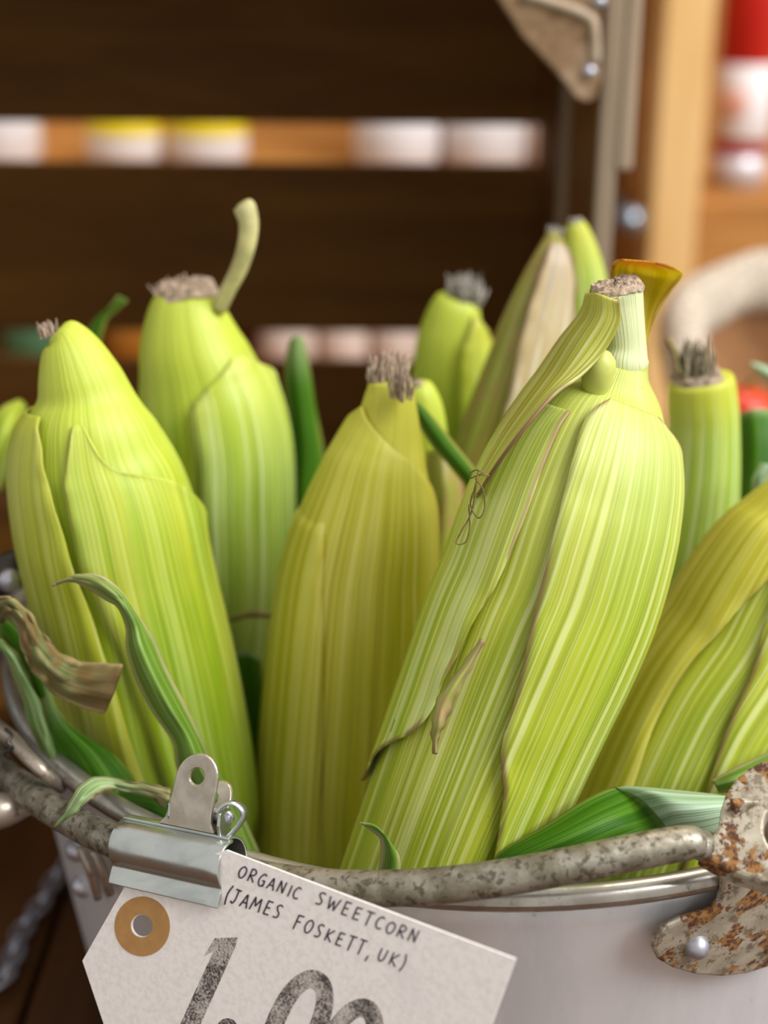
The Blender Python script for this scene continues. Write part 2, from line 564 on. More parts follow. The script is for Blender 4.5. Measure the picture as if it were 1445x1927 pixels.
# gusset in the upper corner
yg = YF - 0.012
gp = [at(px, py, yg) for px, py in ((840, -150), (905, -60), (945, 8), (985, 70), (1030, 118), (1068, 160), (1086, 186), (1105, 193), (1122, 184),
                                    (1130, 150), (1130, 60), (1130, -150))]
g = prism('corner_gusset', gp, (0, 0.0122, 0), M['gusset'], cr, bev=0.001)
tube('gusset_rim', [at(px, py, yg - 0.001) for px, py in ((985, -12), (1050, 8), (1098, 26), (1116, 42), (1121, 80), (1121, 118))], 0.0021,
     M['gusset_rim'], g, 8)
lathe('nail', [(0.0001, 0.003), (0.0022, 0.0024), (0.003, 0.0005), (0.003, -0.003)], M['rivet'], g, at(1109, 134, yg - 0.0005), 12, axis=(0, -1, 0.1))
lathe('nail', [(0.0001, 0.003), (0.0022, 0.0024), (0.003, 0.0005), (0.003, -0.003)], M['rivet'], g, at(1128, 2, yg - 0.0005), 12, axis=(0, -1, 0.1))

# ------------------------------------------------------------------ shelf with jars behind the crate
YS = 0.86
sh = thing('pine_shelf_unit', (0.0, 1.0, -0.9), 'pine shelf unit standing behind the dark crate', 'shelf')
def zs(py): return at(520, py, YS).z
s_top = zs(322)
s_low = zs(706)
for zz in (s_top, s_low):
    box('shelf_board', (-0.95, YS - 0.06, zz - 0.022), (0.155, YS + 0.26, zz), M['pine_panel'], sh, 0.002)
xp0, xp1 = at(1238, 250, 0.80).x, at(1326, 250, 0.80).x
box('post', (xp0, 0.80, -0.9), (xp1, 0.85, 1.1), M['pine'], sh, 0.003)
box('post', (-1.0, YS - 0.06, -0.9), (-0.95, YS - 0.01, 1.1), M['pine'], sh, 0.003)
box('back_panel', (-0.95, YS + 0.26, -0.9), (xp0, YS + 0.275, 1.1), M['pine_panel'], sh, 0.002)
box('side_panel', (xp0 - 0.012, 0.85, -0.9), (xp0 + 0.002, YS + 0.275, 1.1), M['pine_panel'], sh, 0.002)

def jar(px0, px1, z0, Y, hgt, body, band, label, band2=None, group='jars and packs on the shelf behind the crate', cat='jar', name='jar'):
    """a jar with shoulders, a lid and a wrap-round label"""
    a, b = at(px0, 300, Y), at(px1, 300, Y)
    r = (b.x - a.x) / 2
    c = Vector(((a.x + b.x) / 2, Y + r, z0))
    t = thing(name, c, label, cat, group)
    lathe('glass_body', [(0.001, 0), (r * .92, 0), (r * .97, .004), (r * .97, hgt * .72), (r * .9, hgt * .8), (r * .72, hgt * .85), (r * .72, hgt * .88), (0.001, hgt * .88)],
          M[body], t, c, 28)
    lb = lathe('label_band', [(r * .975, hgt * .06), (r, hgt * .07), (r, hgt * .66), (r * .975, hgt * .67)], M[band], t, c, 28)
    if band2:
        lathe('label_stripe', [(r * 1.0, hgt * .40), (r * 1.008, hgt * .41), (r * 1.008, hgt * .655), (r * 1.0, hgt * .66)], M[band2], lb, c, 28)
    lathe('lid', [(r * .74, hgt * .86), (r * .80, hgt * .865), (r * .80, hgt * .985), (r * .76, hgt), (0.001, hgt)], M['lid'], t, c, 28)
    return t

Yj = YS + 0.02
jar(-95, 62, s_top, Yj, 0.10, 'white', 'white', 'white jar at the left end of the upper slot in the crate back', cat='jar')
jar(152, 298, s_top, Yj, 0.062, 'white', 'white', 'white jar with yellow top band, left of the yellow pair in the upper slot', 'yellow')
jar(308, 460, s_top, Yj, 0.062, 'white', 'white', 'white jar with yellow top band, right of the yellow pair in the upper slot', 'yellow')
jar(664, 832, s_top, Yj, 0.095, 'white', 'white', 'plain white jar right of the bare orange stretch of the upper slot')
jar(838, 1000, s_top, Yj, 0.095, 'pinkish', 'white', 'off white jar beside the right end of the upper slot')
jar(1003, 1120, s_top, Yj, 0.095, 'pinkish', 'pinkish', 'pale pink jar at the far right end of the upper slot')
jar(-40, 105, s_low, Yj, 0.085, 'greenlab', 'greenlab', 'green jar seen through the lower slot behind the leftmost cob')
jar(160, 300, s_low, Yj, 0.085, 'orange', 'orange', 'amber jar seen through the lower slot between the two left cobs')
jar(474, 592, s_low, Yj, 0.085, 'pinkish', 'pinkish', 'pale pink jar in the lower slot right of the curled stalk')
jar(596, 694, s_low, Yj, 0.085, 'white', 'pinkish', 'pinkish white jar in the lower slot left of the dry brown stub')
jar(700, 800, s_low, Yj, 0.085, 'pinkish', 'pinkish', 'dusky pink jar in the lower slot above the short half hidden cob')

# things to the right of the post
YR = 0.95
zled = at(1390, 346, YR).z
led = box('shelf_ledge', (xp1 + 0.01, YR - 0.10, zled - 0.02), (0.75, YR + 0.14, zled), M['pine_panel'], None, 0.002)
tag(led, 'orange brown ledge under the red bottle', 'ledge')
bx_, bw = at(1398, 200, YR), 0.5 * (at(1452, 200, YR).x - at(1346, 200, YR).x)
bt = thing('red_bottle', (bx_.x, YR, zled), 'red bottle with white label standing right of the pine post', 'bottle')
zb = lambda py: at(1398, py, YR - bw).z - zled
lathe('bottle_body', [(0.001, 0.0), (bw, 0.0), (bw, 0.27), (bw * .8, 0.30), (bw * .4, 0.33), (bw * .4, 0.38), (0.001, 0.38)], M['red'], bt, (bx_.x, YR, zled), 32)
lathe('label_band', [(bw, zb(265)), (bw * 1.02, zb(264)), (bw * 1.02, zb(124)), (bw, zb(123))], M['white'], bt, (bx_.x, YR, zled), 32)
lathe('base_band', [(bw * .99, 0.0), (bw * 1.03, 0.0), (bw * 1.03, zb(296)), (bw * .99, zb(295))], M['lid'], bt, (bx_.x, YR, zled), 32)
lathe('label_mark', [(0.001, 0.0009), (0.013, 0.0008), (0.0135, 0.0)], M['salmon'], bt, (bx_.x - bw * .52, YR - bw * .9, zled + zb(195)), 20, axis=(-.5, -.86, 0))
kn = at(1186, 414, 0.78)
kt = thing('round_knob', kn, 'grey round metal knob beside the lower part of the pine post', 'knob')
lathe('knob_head', [(0.0001, 0.012), (0.006, 0.0108), (0.0108, 0.006), (0.0118, 0.0), (0.010, -0.006), (0.005, -0.0095), (0.004, -0.012)], M['galv'], kt, kn, 24, axis=(0, -1, 0.2))
lathe('knob_stem', [(0.004, -0.008), (0.004, -0.075), (0.008, -0.078), (0.0001, -0.079)], M['galv'], kt, kn, 16, axis=(0, -1, 0.0))

# rolled-top sack, its mouth slumped towards the front
Ysk = 0.40
sc = at(1490, 680, Ysk)
sk = thing('hessian_sack', (sc.x, sc.y, 0.0), 'beige hessian sack with rolled top at the right edge', 'sack')
rs = (at(1490, 650, Ysk).x - at(1268, 650, Ysk).x)
zk = sc.z
def sack(name, prof, mat, wob=0.006):
    V, uv = [], []
    n = 56
    for r, z in prof:
        for j in range(n):
            th = 2 * math.pi * j / n
            k = 1 + wob * 4 * math.sin(3 * th + 1) + wob * 4 * math.sin(7 * th + z * 60)
            tilt = math.radians(36) * min(max((z - zk * .45) / (zk * .5), 0), 1)
            y, zz = r * k * math.sin(th), z - zk + wob * .5 * math.sin(2 * th + .6)
            V.append((sc.x + r * k * math.cos(th), sc.y + y * math.cos(tilt) - zz * math.sin(tilt) * .3, zk + y * math.sin(tilt) + zz))
            uv.append((th * r, z))
    return link(name, mesh_from(name, V, grid_faces(len(prof), n, True), uv), mat, sk)
sack('sack_body', [(rs * .8, 0.008), (rs * .98, 0.03), (rs * 1.0, zk * .5), (rs * .97, zk * .75), (rs * .95, zk - .02), (rs * .95, zk)], M['hessian'])
sack('rolled_top', [(rs * .95 + .015 * math.cos(a), zk + .016 * math.sin(a)) for a in np.linspace(0, 2 * math.pi, 13)], M['hessian'])
sack('sack_lining', [(rs * .88, zk), (rs * .84, zk - .02), (rs * .80, zk - .04), (rs * .4, zk - .052), (0.001, zk - .055)], M['kraft'], 0.004)
tp = at(1396, 778, 0.25)
tm = thing('red_tomato', tp - Vector((0, 0, 0.014)), 'small red tomato glimpsed right of the flat cut stalk', 'tomato')
lathe('fruit', [(0.0005, -0.014), (0.008, -0.013), (0.015, -0.006), (0.017, 0.001), (0.014, 0.009), (0.007, 0.013), (0.0005, 0.0115)], M['tomato'], tm, tp, 24)
tube('stalk', [tp + Vector((0, 0, 0.011)), tp + Vector((0.002, 0, 0.016)), tp + Vector((0.005, 0, 0.019))], 0.001, M['leaf_dark'], tm, 6)

# ------------------------------------------------------------------ pot
pot = thing('metal_pot', (0, 0, 0.0), 'dented aluminium pot with rusty ear and hoop handle holding the sweetcorn', 'pot')
RB = 0.136
def wall_r(z): return RB + (RIM_R - 0.001 - RB) * (z / RIM_Z) ** 0.9
prof = [(0.0005, 0.0005), (RB - 0.012, 0.0005), (RB - 0.003, 0.003)] + [(wall_r(z), z) for z in np.linspace(0.010, RIM_Z, 14)]
prof += [(wall_r(z) - 0.0018, z) for z in np.linspace(RIM_Z, 0.012, 14)] + [(RB - 0.006, 0.0045), (RB - 0.016, 0.003), (0.0005, 0.003)]
lathe('body', prof, M['aluminium'], pot, n=128)
lathe('rolled_rim', [(RIM_R + 0.0034 * math.cos(a), RIM_Z + 0.0034 * math.sin(a)) for a in np.linspace(0, 2 * math.pi, 15)], M['rim'], pot, n=128)

# hoop (bail) handle folded down round the front, running from ear to ear
RBAIL = 0.1705
bpx = [(0, 1446), (50, 1486), (105, 1527), (200, 1577), (325, 1612), (440, 1642), (560, 1664), (690, 1672), (820, 1667), (950, 1651), (1080, 1627), (1200, 1602), (1290, 1586), (1314, 1590)]
bail_pts = [at_cyl(px, py, RBAIL) for px, py in bpx]
def cyl(az, z, r): return Vector((r * math.cos(math.radians(az)), r * math.sin(math.radians(az)), z))
z_l = bail_pts[0].z
az0 = math.degrees(math.atan2(bail_pts[0].y, bail_pts[0].x)) % 360
lead = [cyl(a, z_l + (az0 - a) / 80 * 0.012, RBAIL) for a in np.linspace(118, az0 - 9, 7)]
bail = tube('hoop_handle', lead + bail_pts, [0.0046] * (len(lead) + len(bail_pts) - 2) + [0.0044, 0.0036], M['bail'], pot, 16, samples=150)
# right-hand eye of the handle
ec = at_cyl(1440, 1560, RBAIL + 0.004)
eye_n = (CAM - ec).normalized()
def on_plane(px, py, p0, n):
    d = ray(px, py)
    return CAM + d * ((p0 - CAM).dot(n) / d.dot(n))
en = (eye_n + Vector((0.10, 0, 0.30))).normalized()
eo = [(1312, 1606), (1322, 1588), (1340, 1572), (1352, 1552), (1356, 1522), (1366, 1492), (1384, 1464), (1408, 1444), (1436, 1430), (1470, 1424), (1510, 1432), (1545, 1462),
      (1562, 1510), (1560, 1570), (1535, 1625), (1495, 1655), (1448, 1660), (1400, 1648), (1350, 1626)]
eye = prism('handle_eye', [on_plane(px, py, ec, en) for px, py in eo], (0.0005, 0.0018, -0.0052), M['rusty'], bail,
            hole=[on_plane(1472 + 34 * math.cos(a), 1556 + 48 * math.sin(a), ec, en) for a in np.linspace(0, 2 * math.pi, 24, endpoint=False)], bev=0.0009)
kp = on_plane(1326, 1598, ec, en)
lathe('pivot_stud', [(0.0001, 0.0036), (0.0024, 0.003), (0.0034, 0.0012), (0.0036, -0.001), (0.0032, -0.004)], M['bail'], bail, kp + Vector((-0.0006, 0.0015, -0.0002)), 16, axis=(-.55, -.7, .25))
# riveted ear plate
ep = at_cyl(1370, 1762, wall_r(0.128) + 0.0035)
na = math.atan2(ep.y, ep.x)
en2 = Vector((math.cos(na), math.sin(na), -0.17)).normalized()
eo2 = [(1352, 1640), (1350, 1668), (1344, 1690), (1322, 1708), (1280, 1718), (1245, 1734), (1226, 1754), (1221, 1776), (1232, 1797), (1258, 1812), (1300, 1824), (1350, 1828),
       (1400, 1822), (1450, 1806), (1500, 1780), (1530, 1745), (1520, 1705), (1490, 1675), (1484, 1640)]
plate = prism('ear_plate', [on_plane(px, py, ep, en2) for px, py in eo2], en2 * 0.0022, M['rusty'], pot, bev=0.0009, label='rusty riveted ear plate')
rv = [(0.0001, 0.0036), (0.0018, 0.0032), (0.0031, 0.0018), (0.0036, 0.0), (0.0036, -0.003)]
lathe('rivet', rv, M['rivet'], plate, on_plane(1301, 1769, ep, en2) + en2 * 0.0022, 20, axis=en2)
lathe('rivet', rv, M['rivet'], plate, on_plane(1462, 1752, ep, en2) + en2 * 0.0022, 20, axis=en2)
# link post between ear plate and eye (hidden stalk of the ear)
prism('ear_neck', [on_plane(px, py, ep, en2) for px, py in ((1372, 1500), (1372, 1660), (1478, 1660), (1478, 1500))], en2 * 0.002, M['rusty'], plate, bev=0.0006)

# left-hand side: riveted strap and loop handle
for px, py in ((141, 1600), (153, 1668)):
    p = at_cyl(px, py, wall_r(0.11))
    nn = Vector((p.x, p.y, 0)).normalized()
    for _ in range(12):
        p = at_cyl(px, py, wall_r(max(p.z, 0.01)) + 0.0004)
    lathe('rivet', [(0.0001, 0.0030), (0.002, 0.0026), (0.0034, 0.0012), (0.0038, 0.0), (0.0038, -0.002)], M['rivet'], pot, p, 18, axis=nn)
def wall_pt(px, py, off):
    p = at_cyl(px, py, 0.15)
    for _ in range(14):
        p = at_cyl(px, py, wall_r(min(max(p.z, 0.01), RIM_Z)) + off)
    return p
for a, b, c_ in (((150, 1592), (172, 1640), (184, 1690)), ((176, 1600), (194, 1640), (208, 1682))):
    tube('strap', [wall_pt(*a, 0.003), wall_pt(*b, 0.003), wall_pt(*c_, 0.0025)], [0.0015, 0.0017, 0.0013], M['strap'], pot, 10)
lp = [at(116, 1484, -.103), at(86, 1456, -.110), at(48, 1420, -.105), at(14, 1384, -.092), at(-50, 1352, -.075), at(-130, 1390, -.07), at(-160, 1460, -.09), at(-90, 1520, -.10), at(-10, 1526, -.104), at(60, 1512, -.100)]
tube('loop_handle', lp, [0.0016, 0.002, 0.0022, 0.0024, 0.003, 0.004, 0.005, 0.006, 0.0058, 0.003], M['strap'], pot, 12)
# twisted wire at the strap
tube('wire', [at(10, 1372, -0.105), at(22, 1384, -0.108), at(14, 1396, -0.11), at(24, 1408, -0.11), at(8, 1418, -0.108), at(18, 1428, -0.106)], 0.0005, M['iron'], pot, 6)


# ------------------------------------------------------------------ sweetcorn
def ragged(name, p, d, r, h, mat, parent, n=22, label=None, lean=0.5):
    """splayed dry fibres of a torn stalk end, one mesh"""
    V, Fc = [], []
    d = d.normalized()
    s = d.cross(Vector((0, 1, 0.2))).normalized()
    u = s.cross(d)
    for k in range(int(n * 2.6)):
        th = random.uniform(0, 2 * math.pi)
        q = math.sqrt(random.random())
        b = p + (s * math.cos(th) + u * math.sin(th)) * r * q * 0.92 - d * r * 0.3
        hh = h * random.uniform(0.45, 1.0)
        tip = b + d * (hh + r * .3) + (s * math.cos(th) + u * math.sin(th)) * r * random.uniform(-.3, lean) + Vector((random.uniform(-1, 1), random.uniform(-1, 1), 0)) * r * .15
        w = r * random.uniform(0.05, 0.13)
        i0 = len(V)
        mid = (b + tip) / 2 + Vector((random.uniform(-1, 1), random.uniform(-1, 1), 0)) * r * 0.12
        for c_, ww in ((b, w * 1.15), (mid, w), (tip, w * .3)):
            for j in range(4):
                a = math.pi / 2 * j + th
                V.append(c_ + (s * math.cos(a) + u * math.sin(a)) * ww)
        for lv in (0, 4):
            for j in range(4):
                Fc.append((i0 + lv + j, i0 + lv + (j + 1) % 4, i0 + lv + 4 + (j + 1) % 4, i0 + lv + 4 + j))
        Fc.append((i0 + 8, i0 + 9, i0 + 10, i0 + 11))
    return link(name, mesh_from(name, V, Fc), mat, parent, label=label)


def cut_end(name, p, d, r, mat, parent, label=None):
    """rough, slightly domed, frayed face of a cut stalk"""
    d = d.normalized()
    s = d.cross(Vector((0, 1, 0.2))).normalized()
    u = s.cross(d)
    V, nr, n = [], 9, 40
    for i in range(nr):
        q = i / (nr - 1)
        for j in range(n):
            th = 2 * math.pi * j / n
            rr = r * (q * (1.04 + 0.03 * math.sin(5 * th)) + 0.01)
            hh = r * (0.16 * (1 - q ** 3) + random.uniform(-.07, .11) * (1 if q < .97 else .4)) + r * .10 * math.sin(3 * th + 1) * q
            if i == nr - 1: hh -= r * 0.22
            V.append(p + (s * math.cos(th) + u * math.sin(th)) * rr + d * hh)
    return link(name, mesh_from(name, V, grid_faces(nr, n, True)), mat, parent, label=label, smooth=False)


class Corn:
    def __init__(s, label, st, base, mat, group='sweetcorn cobs in the pot', nr=90, nseg=72, top=(0.0, 0.14), wob=0.018, seed=1, mid=None):
        rows = []
        for cx, cy, w, Y in st:
            p = at(cx, cy, Y)
            rows.append((p.x, p.y, p.z, w / 2 * depth(p) / F))
        r_last = rows[-1][3]
        # below the rim the cob runs on down into the pot and narrows to its tip
        b = Vector(base)
        pl = Vector(rows[-1][:3])
        for k, rr in ((0.4, 0.96), (0.75, 0.78), (1.0, 0.42)):
            q = pl.lerp(b, k)
            rows.append((q.x, q.y, q.z, r_last * rr))
        s.keys = [c[1] for c in st]
        A = catmull(rows, nr)
        s.A = A
        s.nst = len(rows)
        s.P = [Vector(a[:3]) for a in A]
        s.r = [max(a[3], 0.0008) for a in A]
        s.T, s.Fd, s.Rd, s.L = [], [], [], [0.0]
        for i in range(nr):
            t = (s.P[min(i + 1, nr - 1)] - s.P[max(i - 1, 0)]).normalized()
            f = CAM - s.P[i]
            f = (f - t * f.dot(t)).normalized()
            s.T.append(t); s.Fd.append(f)
            rd = f.cross(t)
            if rd.x < 0: rd = -rd
            s.Rd.append(rd)
            if i: s.L.append(s.L[-1] + (s.P[i] - s.P[i - 1]).length)
        s.rmax = max(s.r)
        s.nr, s.wob, s.seed, s.topk = nr, wob, seed, top
        s.root = thing('sweetcorn_cob', Vector(base) - Vector((0, 0, 0.006)), label, 'corn', group)
        V, uv, tp, ed = [], [], [], []
        for i in range(nr):
            for j in range(nseg + 1):
                ph = -math.pi + 2 * math.pi * j / nseg
                V.append(s.pt(i, ph, 0))
                uv.append((ph * s.rmax, s.L[i]))
                tp.append(s.topv(i)); ed.append(0)
        f = grid_faces(nr, nseg + 1)
        V.append(s.P[0]); V.append(s.P[-1])
        uv += [(0, 0), (0, s.L[-1])]; tp += [1, 0]; ed += [0, 0]
        for j in range(nseg):
            f.append((len(V) - 2, j + 1, j))
            b_ = (nr - 1) * (nseg + 1)
            f.append((len(V) - 1, b_ + j, b_ + j + 1))
        s.body = link('husk', mesh_from('husk', V, f, uv, {'top': tp, 'edge': ed}), mat, s.root)

    def topv(s, i):
        k = s.L[i] / s.L[-1]
        a, b = s.topk
        x = min(max((k - a) / (b - a), 0), 1)
        return 1 - x * x * (3 - 2 * x)

    def idx(s, cy):
        """sample index for a height in the picture given by the station list"""
        k = s.keys
        if cy <= k[0]: f = 0.0
        elif cy >= k[-1]:
            f = len(k) - 1 + min((cy - k[-1]) / 120.0, 2.5)
        else:
            i = max(j for j in range(len(k)) if k[j] <= cy)
            i = min(i, len(k) - 2)
            f = i + (cy - k[i]) / (k[i + 1] - k[i])
        return f / (s.nst - 1) * (s.nr - 1)

    def pt(s, i, ph, off):
        i0 = min(int(i), s.nr - 2)
        t = i - i0
        P = s.P[i0].lerp(s.P[i0 + 1], t)
        r = s.r[i0] * (1 - t) + s.r[i0 + 1] * t
        Fd = s.Fd[i0].lerp(s.Fd[i0 + 1], t)
        Rd = s.Rd[i0].lerp(s.Rd[i0 + 1], t)
        k = s.L[i0] / s.L[-1]
        w = 1 + s.wob * (math.sin(3 * ph + s.seed + 2 * k) + 0.7 * math.sin(5 * ph + 2 * s.seed + 5 * k) + 0.35 * math.sin(11 * ph + 3 * s.seed))
        return P + (Fd * math.cos(ph) + Rd * math.sin(ph)) * (r * w + off)

    def leaf(s, keys, mat, off=0.0012, nl=46, nw=18, lift=0.0009, flare=0.0, name='husk_leaf', label=None, skew=0.0):
        """a husk leaf lying on the cob: keys = (picture height, left angle, right angle)"""
        ks = catmull([(s.idx(k[0]), k[1], k[2]) for k in keys], nl)
        V, uv, tp, ed = [], [], [], []
        for a, (fi, l_, r_) in enumerate(ks):
            g = a / (nl - 1)
            ramp = min(1, g / 0.12)
            for b in range(nw):
                q = b / (nw - 1)
                ph = math.radians(l_ + (r_ - l_) * q)
                e = abs(2 * q - 1)
                o = off * (0.35 + 0.65 * ramp) + lift * e ** 6 * (0.4 + 0.6 * math.sin(g * 23 + (3 if q > .5 else 0)) ** 2) + flare * max(0, g - .85) / .15
                fj = min(max(fi + skew * q * (1 - g) ** 2, 0), s.nr - 1)
                V.append(s.pt(fj, ph, o))
                i0 = int(fj)
                uv.append((ph * s.rmax + .3, s.L[i0]))
                dm = (1 - e) / 2 * math.radians(abs(r_ - l_)) * s.r[i0]
                tp.append(s.topv(i0)); ed.append(max(0.0, 1 - dm / 0.009, 0.0 if g < .95 else (g - .95) / .05))
        o = link(name, mesh_from(name, V, grid_faces(nl, nw), uv, {'top': tp, 'edge': ed}), mat, s.root, label=label)
        solid(o, 0.0007, -1)
        return o


def patch(name, rows, mat, parent=None, nl=40, nw=14, thick=0.0006, label=None, cat=None, group=None, top=(0.0, 0.01), ruffle=0.0, rw=5, crumple=0.0):
    """a free leaf from rows of points across it; thing when it has a label and category"""
    R = [[tuple(P3(p)) for p in r] for r in rows]
    R = [catmull(r, nw) for r in R]
    G = np.stack([catmull([r[j] for r in R], nl) for j in range(nw)], 1)
    wmax = max(np.linalg.norm(G[i, -1] - G[i, 0]) for i in range(nl))
    V, uv, tp, ed = [], [], [], []
    L = 0
    for i in range(nl):
        if i: L += np.linalg.norm(G[i, nw // 2] - G[i - 1, nw // 2])
        for j in range(nw):
            q = j / (nw - 1)
            e = abs(2 * q - 1)
            p = Vector(G[i, j])
            if ruffle:
                p += Vector((0.3, -0.8, 0.5)) * ruffle * e ** 2 * math.sin(i * rw / nl * 6.28 + (2 if q > .5 else 0))
            if crumple:
                p += Vector((0.2, -0.9, 0.4)) * crumple * (math.sin(q * 17 + i * .35) + .8 * math.sin(q * 9 - i * .6) + .6 * math.sin(i * .9 + q * 3))
            V.append(p)
            uv.append((q * wmax, L))
            g = i / (nl - 1)
            x = min(max((g - top[0]) / (top[1] - top[0]), 0), 1)
            tp.append(1 - x * x * (3 - 2 * x))
            ed.append(max(0.0, 1 - (1 - e) / 2 * np.linalg.norm(G[i, -1] - G[i, 0]) / 0.008))
    o = link(name, mesh_from(name, V, grid_faces(nl, nw), uv, {'top': tp, 'edge': ed}), mat, parent, label=label)
    solid(o, thick, 0)
    if cat: tag(o, label, cat, group)
    return o


# A: the big cob in focus
stA = [(1160, 545, 98, -.083), (1164, 570, 94, -.083), (1171, 610, 84, -.084), (1175, 650, 82, -.0845), (1172, 676, 96, -.085), (1171, 688, 98, -.085), (1164, 708, 128, -.0855),
       (1150, 745, 205, -.086), (1130, 795, 280, -.088), (1108, 862, 338, -.091), (1086, 932, 370, -.094), (1063, 1006, 388, -.097), (1031, 1106, 394, -.100), (994, 1196, 392, -.103),
       (934, 1342, 372, -.107), (855, 1539, 350, -.112), (800, 1680, 335, -.113)]
A = Corn('largest sweetcorn cob in sharp focus, cut pale stem with yellow leaf behind it', stA, (-.045, -.085, .018), M['husk_lime'], nr=120, nseg=110, top=(0.02, 0.34), wob=0.010, seed=2)
A.leaf([(752, 0, 55), (800, -10, 90), (880, -8, 120), (960, -6, 140), (1120, -2, 150), (1250, 5, 150), (1340, 9, 150), (1420, 20, 150), (1540, 30, 150), (1680, 34, 150)], M['husk_lime_leaf'], off=0.0016, nl=70, nw=30)
A.leaf([(800, -70, -22), (850, -120, -22), (960, -140, -21), (1100, -150, -24), (1200, -150, -28), (1280, -150, -31), (1370, -150, -36), (1450, -150, -62), (1540, -150, -88)], M['husk_lime_leaf'], off=0.0013, nl=60, nw=26)
A.body.data.materials.append(M['stem'])
for k in range(int(A.idx(684)) * 110): A.body.data.polygons[k].material_index = 1
# sheath that wraps from the stem down the left shoulder
SH = patch('leaf_sheath', [
    [(1128, 538, -.060), (1104, 552, -.075), (1122, 552, -.0965), (1164, 566, -.1010)],
    [(1120, 580, -.060), (1092, 588, -.075), (1118, 592, -.0975), (1166, 606, -.1010)],
    [(1085, 632, -.060), (1052, 640, -.078), (1085, 644, -.099), (1138, 660, -.1025)],
    [(1050, 690, -.060), (1012, 698, -.078), (1048, 704, -.101), (1096, 704, -.107)],
    [(1012, 742, -.062), (972, 752, -.080), (1008, 756, -.105), (1046, 740, -.1130)],
    [(975, 800, -.070), (934, 812, -.084), (962, 818, -.108), (992, 800, -.1190)],
    [(950, 860, -.075), (908, 872, -.088), (922, 880, -.107), (940, 868, -.1180)],
    [(925, 925, -.080), (884, 930, -.092), (888, 936, -.102), (900, 932, -.1100)]],
    M['sheath'], A.root, 50, 26, top=(0.0, 0.25), thick=0.0009)
lathe('bud', [(0.0002, 0.0062), (0.0022, 0.0056), (0.0038, 0.0036), (0.0044, 0.0008), (0.0042, -0.003), (0.003, -0.008)], M['bud'], A.root, at(1127, 699, -.0975), 20, axis=(.12, -.25, 1))
cut_end('stem_cut', at(1160, 537, -.083), A.P[0] - A.P[3], 49 * depth(A.P[0]) / F, M['fibre'], A.root, label='frayed brown cut end of the stem')
patch('stem_leaf', [
    [(1165, 640, -.066), (1200, 655, -.066), (1216, 650, -.064)],
    [(1160, 580, -.064), (1205, 585, -.060), (1236, 590, -.062)],
    [(1150, 535, -.064), (1215, 535, -.056), (1262, 548, -.062)],
    [(1150, 505, -.068), (1215, 512, -.056), (1284, 517, -.066)],
    [(1158, 492, -.076), (1212, 500, -.072), (1262, 502, -.078)],
    [(1170, 489, -.082), (1212, 492, -.083), (1238, 496, -.084)]], M['leaf_yellow'], A.root, 44, 18, top=(1.0, 0.55))
# dried curl where the left husk leaf ends
patch('dry_curl', [
    [(905, 1200, -.1335), (909, 1203, -.1350), (912, 1207, -.1345)],
    [(872, 1248, -.1340), (879, 1254, -.1375), (884, 1262, -.1355)],
    [(842, 1288, -.1350), (852, 1294, -.1400), (862, 1304, -.1365)],
    [(822, 1318, -.1355), (834, 1328, -.1410), (848, 1338, -.1370)],
    [(814, 1358, -.1365), (824, 1364, -.1420), (836, 1366, -.1380)],
    [(812, 1384, -.1375), (818, 1388, -.1400), (826, 1386, -.1385)],
    [(816, 1418, -.1385), (819, 1419, -.1390), (822, 1419, -.1388)]], M['curl'], A.root, 44, 12, ruffle=0.0007, rw=6, thick=.0004)
for pts in ([(900, 885), (893, 920), (885, 950), (900, 975), (912, 955), (908, 920), (894, 900)], [(897, 900), (888, 960), (868, 1000), (858, 1022), (876, 1020), (884, 990), (882, 950)],
            [(880, 892), (898, 884), (912, 892), (920, 896)], [(886, 900), (905, 893), (918, 898)], [(832, 1290), (836, 1310), (842, 1325)]):
    tube('silk_thread', [at_c for at_c in [at(px, py, -.1150 if px < 890 else -.1175) for px, py in pts]], 0.00022, M['silk'], A.root, 5)

# B: left cob leaning left
stB = [(108, 622, 44, -.052), (120, 634, 84, -.052), (132, 660, 118, -.052), (146, 702, 152, -.052), (158, 745, 182, -.052), (166, 803, 250, -.053), (178, 868, 296, -.053), (204, 965, 325, -.054), (231, 1085, 324, -.055),
       (269, 1245, 325, -.057), (296, 1365, 318, -.058), (318, 1467, 308, -.059), (338, 1600, 295, -.058)]
B = Corn('plump lime cob at far left leaning left, with domed top', stB, (-.098, -.035, .018), M['husk_green'], top=(0.0, 0.33), seed=4, wob=0.012)
B.leaf([(765, -120, -48), (800, -130, -38), (860, -140, -32), (960, -140, -28), (1100, -140, -22), (1250, -140, -18), (1420, -140, -14), (1560, -140, -10)], M['husk_yellowgreen'], off=0.0022, lift=0.0012)
B.leaf([(780, -14, -4), (850, -22, 15), (920, -24, 50), (1020, -22, 90), (1150, -12, 120), (1300, -6, 130), (1560, 0, 130)], M['husk_green_leaf'], off=0.0012)
ragged('stem_stub', at(90, 628, -.050), Vector((-.25, .2, 1)), .0036, .0042, M['fibre'], B.root, 16, lean=.1)

